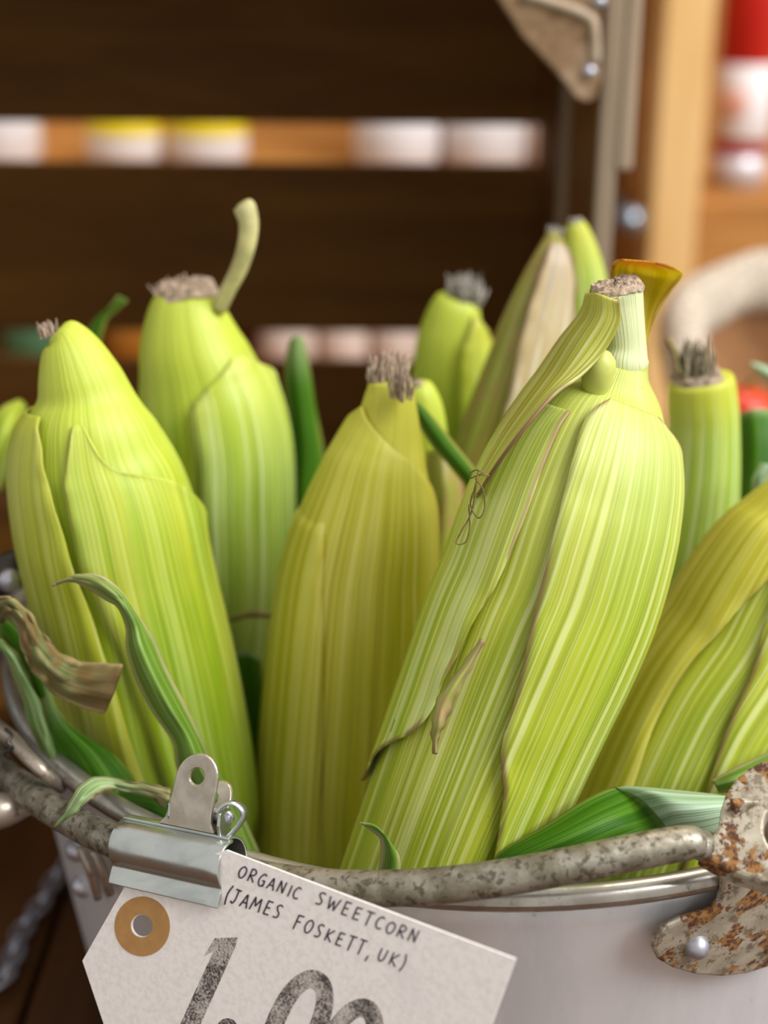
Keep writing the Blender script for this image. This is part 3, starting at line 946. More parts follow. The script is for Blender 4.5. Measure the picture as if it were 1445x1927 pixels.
# C: cob with the curled stalk
stC = [(346, 545, 98, .012), (348, 562, 124, .012), (352, 600, 160, .012), (360, 650, 198, .012), (373, 700, 226, .012), (388, 762, 262, .012), (401, 850, 276, .012), (405, 950, 274, .012), (408, 1050, 266, .012),
       (408, 1150, 252, .012), (402, 1320, 235, .014)]
C = Corn('upright cob second from left with pale curled stalk on top', stC, (-.078, .030, .018), M['husk_green'], top=(0.0, 0.25), seed=6)
C.leaf([(672, 34, 48), (700, 6, 66), (735, -12, 90), (810, -12, 120), (950, -8, 130), (1150, -4, 130), (1300, 0, 130)], M['husk_pale'], off=0.0020, lift=0.0008)
cut_end('stem_cut', at(350, 541, .012), C.P[0] - C.P[3], 56 * depth(C.P[0]) / F, M['fibre'], C.root)
ragged('torn_fibres', at(345, 548, .012), Vector((0, 0, 1)), .009, .004, M['fibre'], C.root, 20)
tube('curled_stalk', [at(412, 580, .006), at(428, 548, .004), at(450, 505, .002), at(464, 460, 0), at(468, 420, 0), at(460, 390, .001), at(456, 382, .001)], [.0028, .0026, .0028, .003, .0032, .0036, .0022], M['stalk'], C.root, 12)

# D: yellow cob in the middle
stD = [(728, 712, 74, -.038), (732, 740, 92, -.038), (729, 790, 118, -.038), (720, 840, 156, -.038), (710, 890, 192, -.039), (701, 950, 232, -.040), (692, 1010, 260, -.041), (681, 1090, 284, -.042), (672, 1200, 300, -.044),
       (662, 1350, 310, -.045), (652, 1500, 308, -.046), (645, 1620, 300, -.046)]
D = Corn('yellow cob in the middle left of the largest cob, brown torn stub on top', stD, (-.052, -.008, .018), M['husk_yellow'], top=(0.0, 0.2), seed=3, wob=0.014)
D.leaf([(760, -60, 10), (800, -100, 40), (860, -150, 70), (920, -150, 72), (1010, -150, 66), (1100, -150, 60), (1250, -150, 56), (1450, -150, 52), (1600, -150, 50)], M['husk_yellow'], off=0.0018, lift=0.0003, skew=7)
D.leaf([(960, -120, -38), (1010, -140, -30), (1100, -140, -24), (1250, -140, -18), (1450, -140, -14), (1600, -140, -12)], M['husk_yellow'], off=0.0025, lift=0.0004)
ragged('torn_stub', at(730, 712, -.038), Vector((0.05, 0, 1)), .0062, .0085, M['fibre'], D.root, 34, label='torn dry brown stub')
ragged('torn_stub', at(756, 742, -.050), Vector((0.05, -.2, 1)), .0036, .009, M['fibre'], D.root, 14)

# E, J: small cobs behind
stE = [(862, 560, 72, .075), (858, 576, 92, .075), (852, 610, 112, .075), (848, 650, 130, .075), (848, 720, 148, .075), (849, 800, 160, .075), (850, 900, 166, .075), (850, 1050, 166, .073)]
Eo = Corn('small blurred cob in the back row with grey tuft, right of the middle cob', stE, (.005, .080, .018), M['husk_green'], nr=60, nseg=48, top=(0, .3), seed=5)
Eo.leaf([(580, 40, 52), (640, 18, 95), (750, 10, 120), (900, 10, 120)], M['husk_pale'], off=.0018)
ragged('torn_tuft', at(872, 565, .075), Vector((.1, 0, 1)), .0068, .011, M['fibre_grey'], Eo.root, 26)
stJ = [(786, 722, 34, .0), (790, 734, 56, .0), (797, 770, 74, .0), (800, 820, 84, .0), (800, 880, 90, .0), (798, 980, 100, .0), (790, 1120, 110, .0)]
J = Corn('short half hidden cob squeezed right behind the middle cob', stJ, (-.020, .005, .018), M['husk_green'], nr=50, nseg=40, top=(0, .2), seed=8)
cut_end('stem_cut', at(787, 722, .0), Vector((0, 0, 1)), .0034, M['fibre'], J.root)

# F: dry husk cob, G behind it
stF = [(1044, 436, 26, .035), (1038, 468, 50, .035), (1028, 510, 76, .034), (1014, 560, 98, .033), (1000, 610, 116, .032), (982, 680, 134, .031), (958, 760, 148, .030), (930, 850, 158, .029), (900, 950, 162, .028), (868, 1080, 160, .028)]
Fc_ = Corn('tall cob with papery beige dried husk, left behind the largest cob', stF, (.010, .030, .018), M['husk_olive'], nr=70, nseg=48, top=(0, .15), seed=9)
Fc_.leaf([(455, -10, 60), (520, -14, 85), (600, -12, 100), (700, -6, 110), (800, 0, 110), (900, 10, 110)], M['husk_dry'], off=.0022, lift=.0014)
ragged('dry_tip', at(1044, 442, .035), Vector((.12, 0, 1)), .0030, .004, M['fibre_grey'], Fc_.root, 12)
stG = [(1084, 416, 26, .085), (1086, 432, 44, .085), (1093, 480, 70, .085), (1099, 540, 90, .085), (1104, 620, 104, .085), (1108, 720, 112, .085), (1110, 900, 116, .083)]
G = Corn('pale pointed cob farthest back, its tip beside the papery dried husk', stG, (.052, .085, .018), M['husk_pale'], nr=56, nseg=44, top=(0, .12), seed=11)
cut_end('stem_cut', at(1084, 414, .085), Vector((0, 0, 1)), .0028, M['fibre_grey'], G.root)

# H: flat-cut stalk right of A
stH = [(1320, 712, 112, -.006), (1321, 722, 124, -.006), (1323, 760, 130, -.006), (1325, 800, 132, -.006), (1322, 880, 140, -.006), (1312, 960, 155, -.006), (1297, 1050, 178, -.006), (1278, 1150, 196, -.006), (1260, 1280, 205, -.006)]
Hc = Corn('pale green cob with flat cut stalk and ragged tuft, right behind the largest cob', stH, (.050, .004, .018), M['husk_pale'], nr=64, nseg=56, top=(0, .10), seed=12, wob=.006)
cut_end('stem_cut', at(1320, 710, -.006), Vector((0, 0, 1)), .0093, M['fibre'], Hc.root)
ragged('torn_tuft', at(1308, 704, -.006), Vector((-.02, 0, 1)), .0062, .0125, M['fibre_olive'], Hc.root, 30, lean=.1)
patch('peeled_strip', [[(1250, 640, .000), (1258, 634, .0), (1266, 640, .0)], [(1264, 665, -.002), (1272, 668, -.004), (1280, 672, -.002)], [(1270, 700, -.008), (1280, 702, -.010), (1290, 706, -.010)]], M['leaf_withered'], Hc.root, 14, 8)

# I: front right cob
stI = [(1622, 836, 78, -.050), (1606, 868, 84, -.052), (1588, 904, 130, -.054), (1562, 950, 215, -.056), (1532, 1015, 290, -.058), (1500, 1080, 338, -.061), (1461, 1160, 368, -.064), (1419, 1245, 386, -.067), (1347, 1357, 394, -.072),
       (1284, 1488, 396, -.079), (1236, 1608, 392, -.084), (1200, 1700, 380, -.083)]
I = Corn('thick lime cob leaning in from the right edge behind the green folded leaf', stI, (.060, -.060, .018), M['husk_lime'], nr=90, nseg=96, top=(0, .26), seed=7, wob=.010)
I.leaf([(930, -120, 20), (1000, -135, 5), (1100, -140, -12), (1200, -140, -22), (1350, -140, -26), (1500, -140, -22), (1690, -140, -20)], M['husk_yellow'], off=.0014, lift=.0008)
I.leaf([(960, -5, 80), (1040, -10, 110), (1150, -4, 130), (1300, 4, 130), (1500, 12, 130), (1690, 18, 130)], M['husk_lime_leaf'], off=.0010, lift=.0006)

# ------------------------------------------------------------------ loose leaves
LG = 'loose corn leaves tucked in the pot'
patch('corn_leaf', [
    [(905, 1650, -.1400), (935, 1640, -.1430), (960, 1660, -.1440), (1000, 1700, -.138)],
    [(945, 1602, -.1400), (985, 1610, -.1450), (1040, 1632, -.1440), (1100, 1660, -.134)],
    [(1020, 1558, -.1380), (1065, 1575, -.1450), (1120, 1605, -.1430), (1170, 1640, -.132)],
    [(1090, 1512, -.1330), (1140, 1540, -.1400), (1190, 1580, -.1390), (1230, 1625, -.130)],
    [(1136, 1488, -.1280), (1190, 1520, -.1320), (1235, 1568, -.1330), (1275, 1612, -.128)],
    [(1166, 1481, -.1240), (1215, 1506, -.1260), (1262, 1560, -.1280), (1310, 1605, -.126)]],
    M['leaf_dark'], None, 44, 20, label='broad dark green leaf curling over the front rim, beside its silvery fold', cat='leaf', group=LG)
patch('corn_leaf', [
    [(1158, 1482, -.1255), (1200, 1500, -.1300), (1245, 1545, -.1330), (1262, 1580, -.130)],
    [(1185, 1481, -.1270), (1235, 1496, -.1340), (1270, 1536, -.1370), (1290, 1580, -.134)],
    [(1230, 1484, -.1270), (1275, 1500, -.1345), (1310, 1532, -.1370), (1330, 1575, -.134)],
    [(1290, 1490, -.1260), (1325, 1502, -.1320), (1352, 1526, -.1340), (1370, 1560, -.132)],
    [(1345, 1496, -.1240), (1372, 1502, -.1280), (1395, 1520, -.1290), (1410, 1540, -.128)]],
    M['leaf_silver'], None, 30, 16, label='silvery green folded back leaf beside the rusty handle eye', cat='leaf', group=LG)
patch('corn_leaf', [
    [(1338, 1470, -.118), (1346, 1478, -.122), (1352, 1490, -.120)],
    [(1375, 1450, -.118), (1388, 1466, -.124), (1396, 1490, -.122)],
    [(1420, 1428, -.114), (1436, 1450, -.120), (1450, 1485, -.118)],
    [(1480, 1400, -.108), (1500, 1430, -.114), (1520, 1470, -.112)]], M['leaf_blade'], None, 24, 12, label='small green leaf tip at the right edge above the rusty handle eye', cat='leaf', group=LG)
patch('corn_leaf', [
    [(676, 1549, -.1455), (682, 1550, -.1462), (690, 1556, -.1458)],
    [(696, 1552, -.1455), (708, 1556, -.1475), (712, 1572, -.1455)],
    [(712, 1564, -.1455), (730, 1580, -.1490), (734, 1590, -.1475)],
    [(718, 1600, -.1460), (738, 1606, -.1500), (750, 1612, -.1480)],
    [(712, 1640, -.1460), (735, 1645, -.1490), (752, 1645, -.1470)],
    [(710, 1680, -.1455), (732, 1685, -.1480), (750, 1685, -.1460)]], M['leaf_blade'], None, 30, 12, label='small curled green leaf tip poking up at the front rim below the largest cob', cat='leaf', group=LG)
# twisted rolled blade in front of the left cob
patch('corn_leaf', [
    [(98, 1102, -.100), (104, 1098, -.1005), (112, 1096, -.100)],
    [(130, 1094, -.102), (138, 1088, -.104), (150, 1081, -.1025)],
    [(165, 1106, -.104), (178, 1094, -.107), (192, 1086, -.1045)],
    [(200, 1128, -.105), (212, 1116, -.109), (222, 1108, -.106)],
    [(222, 1142, -.106), (232, 1136, -.110), (242, 1134, -.1065)],
    [(238, 1180, -.106), (252, 1174, -.112), (266, 1168, -.106)],
    [(240, 1222, -.106), (262, 1216, -.115), (290, 1206, -.106)],
    [(256, 1276, -.106), (284, 1268, -.117), (314, 1262, -.106)],
    [(286, 1336, -.106), (316, 1330, -.117), (346, 1324, -.106)],
    [(326, 1396, -.106), (350, 1386, -.116), (376, 1386, -.106)],
    [(336, 1450, -.106), (372, 1442, -.116), (402, 1440, -.106)],
    [(384, 1540, -.105), (420, 1530, -.114), (448, 1520, -.105)],
    [(430, 1640, -.104), (462, 1630, -.112), (490, 1610, -.104)]], M['leaf_blade'], None, 72, 18, label='twisted rolled green leaf rising behind the clip with withered tip', cat='leaf', group=LG, top=(0.0, 0.36), thick=.0008, crumple=.00035)
patch('corn_leaf', [
    [(-20, 1130, -.088), (-10, 1150, -.09), (0, 1180, -.086)],
    [(10, 1122, -.092), (16, 1140, -.096), (20, 1165, -.092)],
    [(52, 1148, -.094), (46, 1168, -.100), (34, 1190, -.096)],
    [(80, 1190, -.096), (66, 1215, -.103), (48, 1240, -.099)],
    [(118, 1232, -.097), (98, 1258, -.105), (78, 1282, -.101)],
    [(165, 1246, -.098), (142, 1286, -.106), (118, 1316, -.102)],
    [(232, 1250, -.100), (216, 1300, -.107), (196, 1344, -.103)]], M['leaf_withered'], None, 50, 18, label='withered brown leaf with square torn end across the left cob', cat='leaf', group=LG, ruffle=.0022, rw=6, top=(1.0, .72), crumple=.0009)
patch('corn_leaf', [
    [(-14, 1170, -.080), (0, 1160, -.083), (12, 1166, -.082)],
    [(20, 1240, -.082), (36, 1196, -.087), (50, 1206, -.085)],
    [(52, 1300, -.084), (64, 1250, -.090), (76, 1256, -.088)],
    [(80, 1350, -.086), (92, 1330, -.091), (104, 1340, -.089)]], M['leaf_dark'], None, 30, 12, label='narrow dark green leaf under the withered leaf at the left', cat='leaf', group=LG)
patch('corn_leaf', [
    [(-20, 1190, -.082), (-8, 1200, -.086), (6, 1205, -.083)],
    [(6, 1225, -.084), (16, 1232, -.089), (38, 1232, -.085)],
    [(22, 1262, -.086), (42, 1275, -.091), (58, 1278, -.087)],
    [(42, 1310, -.088), (62, 1320, -.093), (84, 1330, -.089)],
    [(54, 1360, -.090), (80, 1372, -.095), (104, 1392, -.091)],
    [(76, 1408, -.092), (98, 1424, -.097), (114, 1430, -.093)],
    [(104, 1462, -.094), (118, 1468, -.097), (128, 1470, -.095)]], M['leaf_edge'], None, 46, 16, label='green leaf with dry yellow margin along the left rim', cat='leaf', group=LG, ruffle=.0009, rw=6, crumple=.0003)
patch('corn_leaf', [
    [(68, 1270, -.0880), (78, 1262, -.090), (88, 1272, -.089)],
    [(82, 1330, -.0900), (96, 1330, -.092), (108, 1335, -.091)],
    [(92, 1390, -.0920), (122, 1372, -.096), (150, 1380, -.093)],
    [(112, 1440, -.0950), (165, 1420, -.101), (200, 1410, -.096)],
    [(140, 1490, -.1000), (200, 1475, -.106), (242, 1450, -.100)],
    [(200, 1540, -.1040), (240, 1530, -.110), (280, 1510, -.104)]], M['leaf_dark'], None, 40, 18, label='wide dark green leaf lying inside the left rim below the withered leaf', cat='leaf', group=LG, top=(0.0, 0.5))
patch('corn_leaf', [
    [('c', 98, 1556, .1770), ('c', 104, 1556, .1775), ('c', 110, 1552, .1770)],
    [('c', 118, 1532, .1770), ('c', 132, 1530, .1780), ('c', 144, 1528, .1770)],
    [('c', 134, 1504, .1740), ('c', 152, 1502, .1755), ('c', 176, 1500, .1740)],
    [('c', 150, 1478, .1680), ('c', 168, 1484, .1690), ('c', 190, 1492, .1680)],
    [('c', 182, 1462, .1610), ('c', 194, 1472, .1620), ('c', 212, 1484, .1610)],
    [('c', 228, 1468, .1570), ('c', 234, 1478, .1580), ('c', 242, 1490, .1570)],
    [('c', 276, 1474, .1545), ('c', 280, 1488, .1560), ('c', 286, 1502, .1545)],
    [('c', 322, 1484, .1530), ('c', 318, 1502, .1545), ('c', 308, 1522, .1530)]], M['leaf_pale'], None, 50, 14, label='pale withered leaf strip hanging over the rim left of the clip', cat='leaf', group=LG, ruffle=.0010, rw=7, top=(1.0, .55), crumple=.0004)
patch('corn_leaf', [
    [('c', 190, 1490, .1530), ('c', 200, 1500, .1535), ('c', 206, 1515, .1530)],
    [('c', 240, 1484, .1515), ('c', 248, 1512, .1530), ('c', 252, 1545, .1520)],
    [('c', 285, 1490, .1505), ('c', 292, 1525, .1525), ('c', 298, 1570, .1515)],
    [('c', 320, 1500, .1500), ('c', 326, 1545, .1515), ('c', 330, 1590, .1505)]], M['leaf_dark'], None, 26, 16, label='dark green leaf below the pale strip, left of the clip', cat='leaf', group=LG)
# leaves standing between the cobs
patch('corn_leaf', [
    [(545, 640, .048), (560, 632, .046), (572, 640, .048)],
    [(536, 700, .046), (560, 700, .042), (584, 705, .046)],
    [(542, 780, .044), (570, 785, .039), (598, 790, .044)],
    [(546, 860, .042), (578, 866, .036), (610, 870, .042)],
    [(545, 960, .036), (572, 966, .030), (600, 970, .036)],
    [(540, 1100, .030), (562, 1105, .024), (588, 1110, .030)],
    [(530, 1250, .026), (552, 1255, .020), (575, 1260, .026)]], M['leaf_dark'], None, 40, 12, label='dark green blade standing between the curled stalk cob and the yellow cob', cat='leaf', group=LG, top=(0.0, .25))
patch('corn_leaf', [
    [(130, 760, .050), (150, 770, .049), (180, 780, .050)],
    [(150, 660, .050), (168, 660, .049), (186, 670, .050)],
    [(176, 606, .050), (186, 598, .049), (200, 606, .050)],
    [(200, 585, .050), (210, 580, .049), (220, 586, .050)],
    [(222, 556, .050), (232, 560, .049), (240, 566, .050)]], M['leaf_dark'], None, 14, 8, label='faint dark leaf tip between the two left cobs', cat='leaf', group=LG)
patch('corn_leaf', [
    [(768, 742, -.028), (776, 748, -.030), (784, 756, -.028)],
    [(786, 792, -.028), (802, 790, -.033), (818, 790, -.028)],
    [(812, 836, -.028), (832, 834, -.034), (850, 830, -.028)],
    [(846, 876, -.028), (864, 874, -.034), (884, 872, -.028)],
    [(880, 918, -.028), (896, 914, -.032), (912, 908, -.028)]], M['leaf_dark'], None, 30, 12, label='dark green leaf slanting between the yellow cob and the largest cob', cat='leaf', group=LG)
patch('corn_leaf', [
    [(805, 850, -.010), (830, 842, -.014), (852, 852, -.010)],
    [(802, 920, -.012), (836, 915, -.020), (872, 920, -.012)],
    [(800, 1010, -.016), (835, 1010, -.024), (868, 1010, -.016)],
    [(780, 1150, -.020), (815, 1150, -.028), (850, 1150, -.020)]], M['husk_olive'], None, 26, 12, label='olive husk scrap wedged behind the largest cob, under the slanting leaf', cat='leaf', group=LG)
patch('corn_leaf', [
    [(1384, 782, .040), (1420, 770, .032), (1475, 772, .036)],
    [(1380, 830, .034), (1425, 820, .024), (1485, 820, .030)],
    [(1376, 890, .028), (1425, 885, .018), (1490, 885, .024)],
    [(1372, 960, .020), (1422, 960, .010), (1490, 960, .016)],
    [(1362, 1060, .012), (1410, 1060, .002), (1480, 1060, .008)]], M['leaf_dark'], None, 30, 14, label='dark green leaf at the right edge behind the flat cut stalk', cat='leaf', group=LG, top=(0.0, .1))
patch('corn_leaf', [
    [(1412, 682, .060), (1414, 686, .059), (1416, 690, .060)],
    [(1436, 688, .060), (1434, 697, .058), (1432, 704, .060)],
    [(1475, 706, .060), (1470, 722, .058), (1466, 735, .060)]], M['leaf_silver'], None, 16, 8, label='thin pale leaf tip at the right edge in front of the sack', cat='leaf', group=LG)
patch('corn_leaf', [
    [(1418, 936, -.030), (1426, 920, -.032), (1434, 930, -.030)],
    [(1416, 905, -.028), (1430, 895, -.032), (1446, 905, -.028)],
    [(1432, 872, -.026), (1446, 874, -.030), (1462, 880, -.026)]], M['leaf_silver'], None, 14, 8, label='crumpled pale leaf scrap above the right cob at the frame edge', cat='leaf', group=LG)
tube_o = tube('dry_twig', [at(432, 1168, -.028), at(462, 1158, -.030), at(490, 1156, -.031), at(530, 1160, -.031)], [.0008, .0012, .0014, .0010], M['silk'], None, 6)
tag(tube_o, 'thin dry fibre lying between the left cob and the yellow cob', 'fibre')
patch('corn_leaf', [
    [(430, 1240, -.020), (460, 1225, -.024), (490, 1240, -.020)],
    [(430, 1330, -.022), (468, 1320, -.028), (500, 1330, -.022)],
    [(440, 1450, -.024), (475, 1440, -.030), (505, 1450, -.024)],
    [(450, 1600, -.024), (480, 1600, -.030), (505, 1600, -.024)]], M['leaf_dark'], None, 24, 10, label='dark leaf deep in the gap between the left cob and the yellow cob', cat='leaf', group=LG)

# ------------------------------------------------------------------ clip on the handle
O = at_cyl(333, 1604, RBAIL)
Xh = Vector((1, -0.53, 0)).normalized()               # the tag runs this way in plan, clear of the handle
xv = at_cyl(430, 1638, RBAIL) - at_cyl(212, 1580, RBAIL)
Xc = (Xh + Vector((0, 0, xv.z / math.hypot(xv.x, xv.y)))).normalized()
Nc = Vector((Xh.y, -Xh.x, 0)).normalized()
if Nc.y > 0: Nc = -Nc
Nc = (Nc + Vector((0, 0, 0.20)))
Nc = (Nc - Xc * Nc.dot(Xc)).normalized()
Zc = Nc.cross(Xc)
if Zc.z < 0: Zc = -Zc
K = depth(O) / F
def cl(x, n, z): return O + (Xc * x + Nc * n + Zc * z) * K
clip = thing('bulldog_clip', O, 'shiny steel bulldog clip gripping the price tag to the handle', 'clip')
HW = 126
def clip_sheet(name, prof, hw, mat, parent, th=0.0008, x0=0):
    prof = catmull([(a, b) for a, b in prof], len(prof) * 3)
    V = []
    xs_ = np.linspace(-hw, hw, 9)
    for n_, z_ in prof:
        for x in xs_: V.append(cl(x + x0, n_, z_))
    o = link(name, mesh_from(name, V, grid_faces(len(prof), len(xs_))), mat, parent)
    solid(o, th, 1)
    bevel(o, 0.0002, 2)
    return o
RBR = 48
arc = [(RBR * math.cos(math.radians(a)), RBR * math.sin(math.radians(a)) - 2) for a in range(96, -46, -12)]
front = clip_sheet('front_jaw', arc + [(38, -37), (41, -42), (44, -48), (48, -56), (51, -67)], HW, M['zinc'], clip)
clip_sheet('back_jaw', [(-a, b) for a, b in arc] + [(-24, -44), (0, -50), (16, -56), (24, -60), (27, -66)], HW - 3, M['zinc'], clip)
def tongue_pts(hw, z0, z1, x0, n0, tilt, flare=14):
    out = [(-hw - flare, z0), (-hw - 3, z0 + 14), (-hw, z0 + 30)]
    for a in np.linspace(180, 0, 17):
        out.append((hw * .94 * math.cos(math.radians(a)), z1 - hw + hw * math.sin(math.radians(a))))
    out += [(hw, z0 + 30), (hw + 3, z0 + 14), (hw + flare, z0)]
    return [cl(x + x0 + (z - z0) * .2, n0 - (z - z0) * tilt, z) for x, z in out]
def circ(x0, zc, r, z0, n0, tilt): return [cl(x0 + r * math.cos(a) + (zc + r * math.sin(a) - z0) * .2, n0 - (zc + r * math.sin(a) - z0) * tilt, zc + r * math.sin(a)) for a in np.linspace(0, 2 * math.pi, 24, endpoint=False)]
prism('front_tongue', tongue_pts(50, 52, 196, 24, 2, 0.10), -Nc * 0.0012, M['zinc_tongue'], clip, hole=circ(24, 152, 16, 52, 2, 0.10), bev=0.0004)
prism('back_tongue', tongue_pts(46, 44, 122, 34, -8, 0.95), -Nc * 0.0012, M['zinc_tongue'], clip, hole=circ(34, 92, 12, 44, -8, 0.95), bev=0.0004)
# side cheek with pivot pin and the looped spring strip
prism('spring_cheek', [cl(96, n_, z_) for n_, z_ in ((2, 44), (6, 70), (2, 92), (-14, 100), (-34, 92), (-40, 70), (-26, 44))], Xc * 0.0009, M['zinc'], clip, bev=0.0003)
prism('spring_cheek', [cl(-20, n_, z_) for n_, z_ in ((-2, 44), (2, 70), (-2, 92), (-14, 100), (-34, 92), (-40, 70), (-26, 44))], Xc * 0.0009, M['zinc'], clip, bev=0.0003)
lathe('pivot_pin', [(0.0001, 0.0011), (0.0011, 0.0009), (0.0017, 0.0), (0.0017, -0.015), (0.0001, -0.0152)], M['rivet'], clip, cl(104, -26, 78), 16, axis=Xc)
sp = []
loop_pts = [(70, 4, 96), (84, -4, 112), (100, -14, 112), (112, -20, 98), (110, -20, 84), (98, -16, 64), (84, -8, 46)]
sr = catmull([(a, b, c_) for a, b, c_ in loop_pts], 26)
V = []
for a, b, c_ in sr:
    for d in (-16, 0, 16): V.append(cl(a + 28, b + d * .6, c_))
o = link('spring_loop', mesh_from('spring_loop', V, grid_faces(len(sr), 3)), M['zinc'], clip)
solid(o, 0.0008, 0)

# ------------------------------------------------------------------ price tag
paper = NT('tag_paper')
pv = paper.obj()
pa = paper.noise(paper.mapped(pv, (620,) * 3), 1.0, 5.0, 0.65)
pb = paper.noise(paper.mapped(pv, (60,) * 3), 1.0, 3.0)
pc = paper.mix(paper.ramp(pa, 0.42, 0.66), srgb('#f3ece7'), srgb('#e9dfd7'))
pc = paper.mix(paper.ramp(pb, 0.55, 0.7, 0, 0.3), pc, srgb('#e4d9d6'))
M['paper'] = paper.base(pc, 0.8, 0, 0.2)
M['kraft_ring'] = plain_mat('kraft_ring', '#b98a52', 0.8, var=0.06, scale=300, bump=0.05)
M['pen'] = plain_mat('pen_ink', '#4a3448', 0.6, var=0.15, scale=400, bump=0)
st_ = NT('stamp_ink')
sa = st_.noise(st_.mapped(st_.obj(), (1500,) * 3), 1.0, 3.0, 0.7)
sb = st_.noise(st_.mapped(st_.obj(), (130,) * 3), 1.0, 2.0)
M['stamp'] = st_.base(st_.mix(st_.ramp(st_.math('ADD', sa, st_.math('MULTIPLY', sb, 0.6)), 0.66, 0.98), srgb('#4d4644'), srgb('#c9beb5')), 0.8, 0, 0.2)
M['stamp_edge'] = plain_mat('stamp_edge', '#514a48', 0.8, var=0.2, scale=900, bump=0)

t0 = cl(0, 36, -40)                       # a point on the tag, behind the clip's front lip
TN = Nc.copy()
def tp_(px, py, off=0.0): return on_plane(px, py, t0, TN) + TN * off
tagO = thing('price_tag', tp_(560, 1800), 'white card price tag with handwritten text clipped to the pot handle', 'price tag')
ux, uy = 0.9365, 0.3507
outline = [(262, 1620), (398, 1609), (426, 1600), (970, 1805), (838, 2168), (222, 1932 + 75), (155, 1808)]
hole = [(268 + 20 * math.cos(a), 1742 + 21 * math.sin(a)) for a in np.linspace(0, 2 * math.pi, 24, endpoint=False)]
card = prism('card', [tp_(*p) for p in outline], -TN * 0.0005, M['paper'], tagO, hole=[tp_(*p) for p in hole])
prism('reinforcing_ring', [tp_(268 + 52 * math.cos(a), 1743 + 56 * math.sin(a), .00018) for a in np.linspace(0, 2 * math.pi, 40, endpoint=False)], -TN * 0.00017, M['kraft_ring'], tagO,
      hole=[tp_(267 + 21 * math.cos(a), 1742 + 22 * math.sin(a), .00018) for a in np.linspace(0, 2 * math.pi, 24, endpoint=False)], label='brown paper ring round the hole')

GL = {  # pen strokes in a unit box, y up
    'O': [[(.5, 1), (.15, .8), (.05, .4), (.3, .05), (.65, .05), (.9, .4), (.85, .8), (.5, 1)]],
    'R': [[(.12, 0), (.15, 1)], [(.05, .95), (.5, 1), (.8, .8), (.65, .55), (.2, .48), (.5, .3), (.9, 0)]],
    'G': [[(.85, .9), (.5, 1), (.15, .7), (.1, .3), (.4, .0), (.75, .1), (.85, .45), (.5, .45)], [(.85, .45), (.84, 0)]],
    'A': [[(.02, 0), (.25, .5), (.48, 1), (.7, .5), (.95, .0)], [(.18, .36), (.85, .38)]],
    'N': [[(.1, 0), (.14, 1)], [(.14, 1), (.5, .5), (.85, .02)], [(.85, .02), (.88, 1)]],
    'I': [[(.5, 0), (.5, 1)]],
    'C': [[(.85, .92), (.5, 1), (.18, .7), (.15, .3), (.45, .02), (.9, .1)]],
    'S': [[(.85, .92), (.5, 1), (.2, .82), (.4, .55), (.7, .35), (.6, .05), (.1, .02)]],
    'W': [[(.0, 1), (.22, .02)], [(.22, .02), (.48, .75)], [(.48, .75), (.72, .02)], [(.72, .02), (1, 1)]],
    'E': [[(.2, 0), (.2, 1)], [(.15, 1), (.85, 1)], [(.2, .52), (.75, .54)], [(.18, .02), (.88, .04)]],
    'F': [[(.2, -.1), (.2, 1)], [(.15, .98), (.9, 1)], [(.2, .52), (.75, .54)]],
    'T': [[(.5, -.1), (.5, 1)], [(.05, .98), (.98, 1)]],
    'J': [[(.2, 1), (.95, 1)], [(.6, 1), (.62, .3), (.4, .0), (.1, .12)]],
    'M': [[(.0, 0), (.15, 1)], [(.15, 1), (.45, .35)], [(.45, .35), (.8, 1)], [(.8, 1), (1, 0)]],
    'K': [[(.15, 0), (.15, 1)], [(.85, 1), (.2, .45)], [(.2, .45), (.9, 0)]],
    'U': [[(.12, 1), (.14, .3), (.4, .0), (.75, .2), (.85, 1)]],
    '(': [[(.8, 1.2), (.45, .75), (.4, .3), (.7, -.25)]],
    ')': [[(.2, 1.2), (.55, .75), (.6, .3), (.3, -.25)]],
    ',': [[(.6, .1), (.35, -.35)]],
}
def write(name, items, parent):
    """items = (char, px, py of lower left, width, height); strokes become thin raised ink lines"""
    V, Fc = [], []
    for ch, x0, y0, w, h in items:
        for stroke in GL[ch]:
            pts = catmull(stroke, len(stroke) * 5 if len(stroke) > 2 else 4)
            P_ = []
            for a, b in pts:
                a = a * w + b * h * .06
                P_.append(Vector((x0 + ux * a + uy * b * h * 1.0, y0 + uy * a - ux * b * h)))
            hw = 1.35
            for i, p in enumerate(P_):
                d = P_[min(i + 1, len(P_) - 1)] - P_[max(i - 1, 0)]
                n = Vector((-d.y, d.x)).normalized() * hw
                for sgn in (-1, 1):
                    q = p + n * sgn
                    V.append(tp_(q.x, q.y, 0.00006))
            i0 = len(V) - 2 * len(P_)
            for i in range(len(P_) - 1):
                k = i0 + 2 * i
                Fc.append((k, k + 1, k + 3, k + 2))
    o = link(name, mesh_from(name, V, Fc), M['pen'], parent, smooth=False)
    solid(o, 0.00008, 1)
    return o
def line(text, x0, y0, adv, h, wd=.72, slope=uy / ux):
    out, x = [], x0
    for ch in text:
        a = adv * (.55 if ch in 'I,' else .6 if ch in '()' else 1.25 if ch in 'WM' else .8 if ch == ' ' else 1)
        if ch != ' ':
            hh = h * random.uniform(.93, 1.07)
            out.append((ch, x, y0 + (x - x0) * slope + random.uniform(-1, 1), a * wd, hh))
        x += a * ux
    return out, x
l1, xe = line('ORGANIC', 446, 1650, 19.6, 23)
l1b, xe2 = line('SWEETCORN', 592, 1700, 22.5, 24, slope=.400)
write('handwritten_line', l1 + l1b, tagO)
l2, _ = line('(JAMES', 420, 1694, 20.2, 26, slope=.34)
l2b, _ = line('FOSKETT,', 550, 1745, 21.0, 25, slope=.385)
l2c, _ = line('UK)', 708, 1806, 23, 25, slope=.36)
write('handwritten_line', l2 + l2b + l2c, tagO)
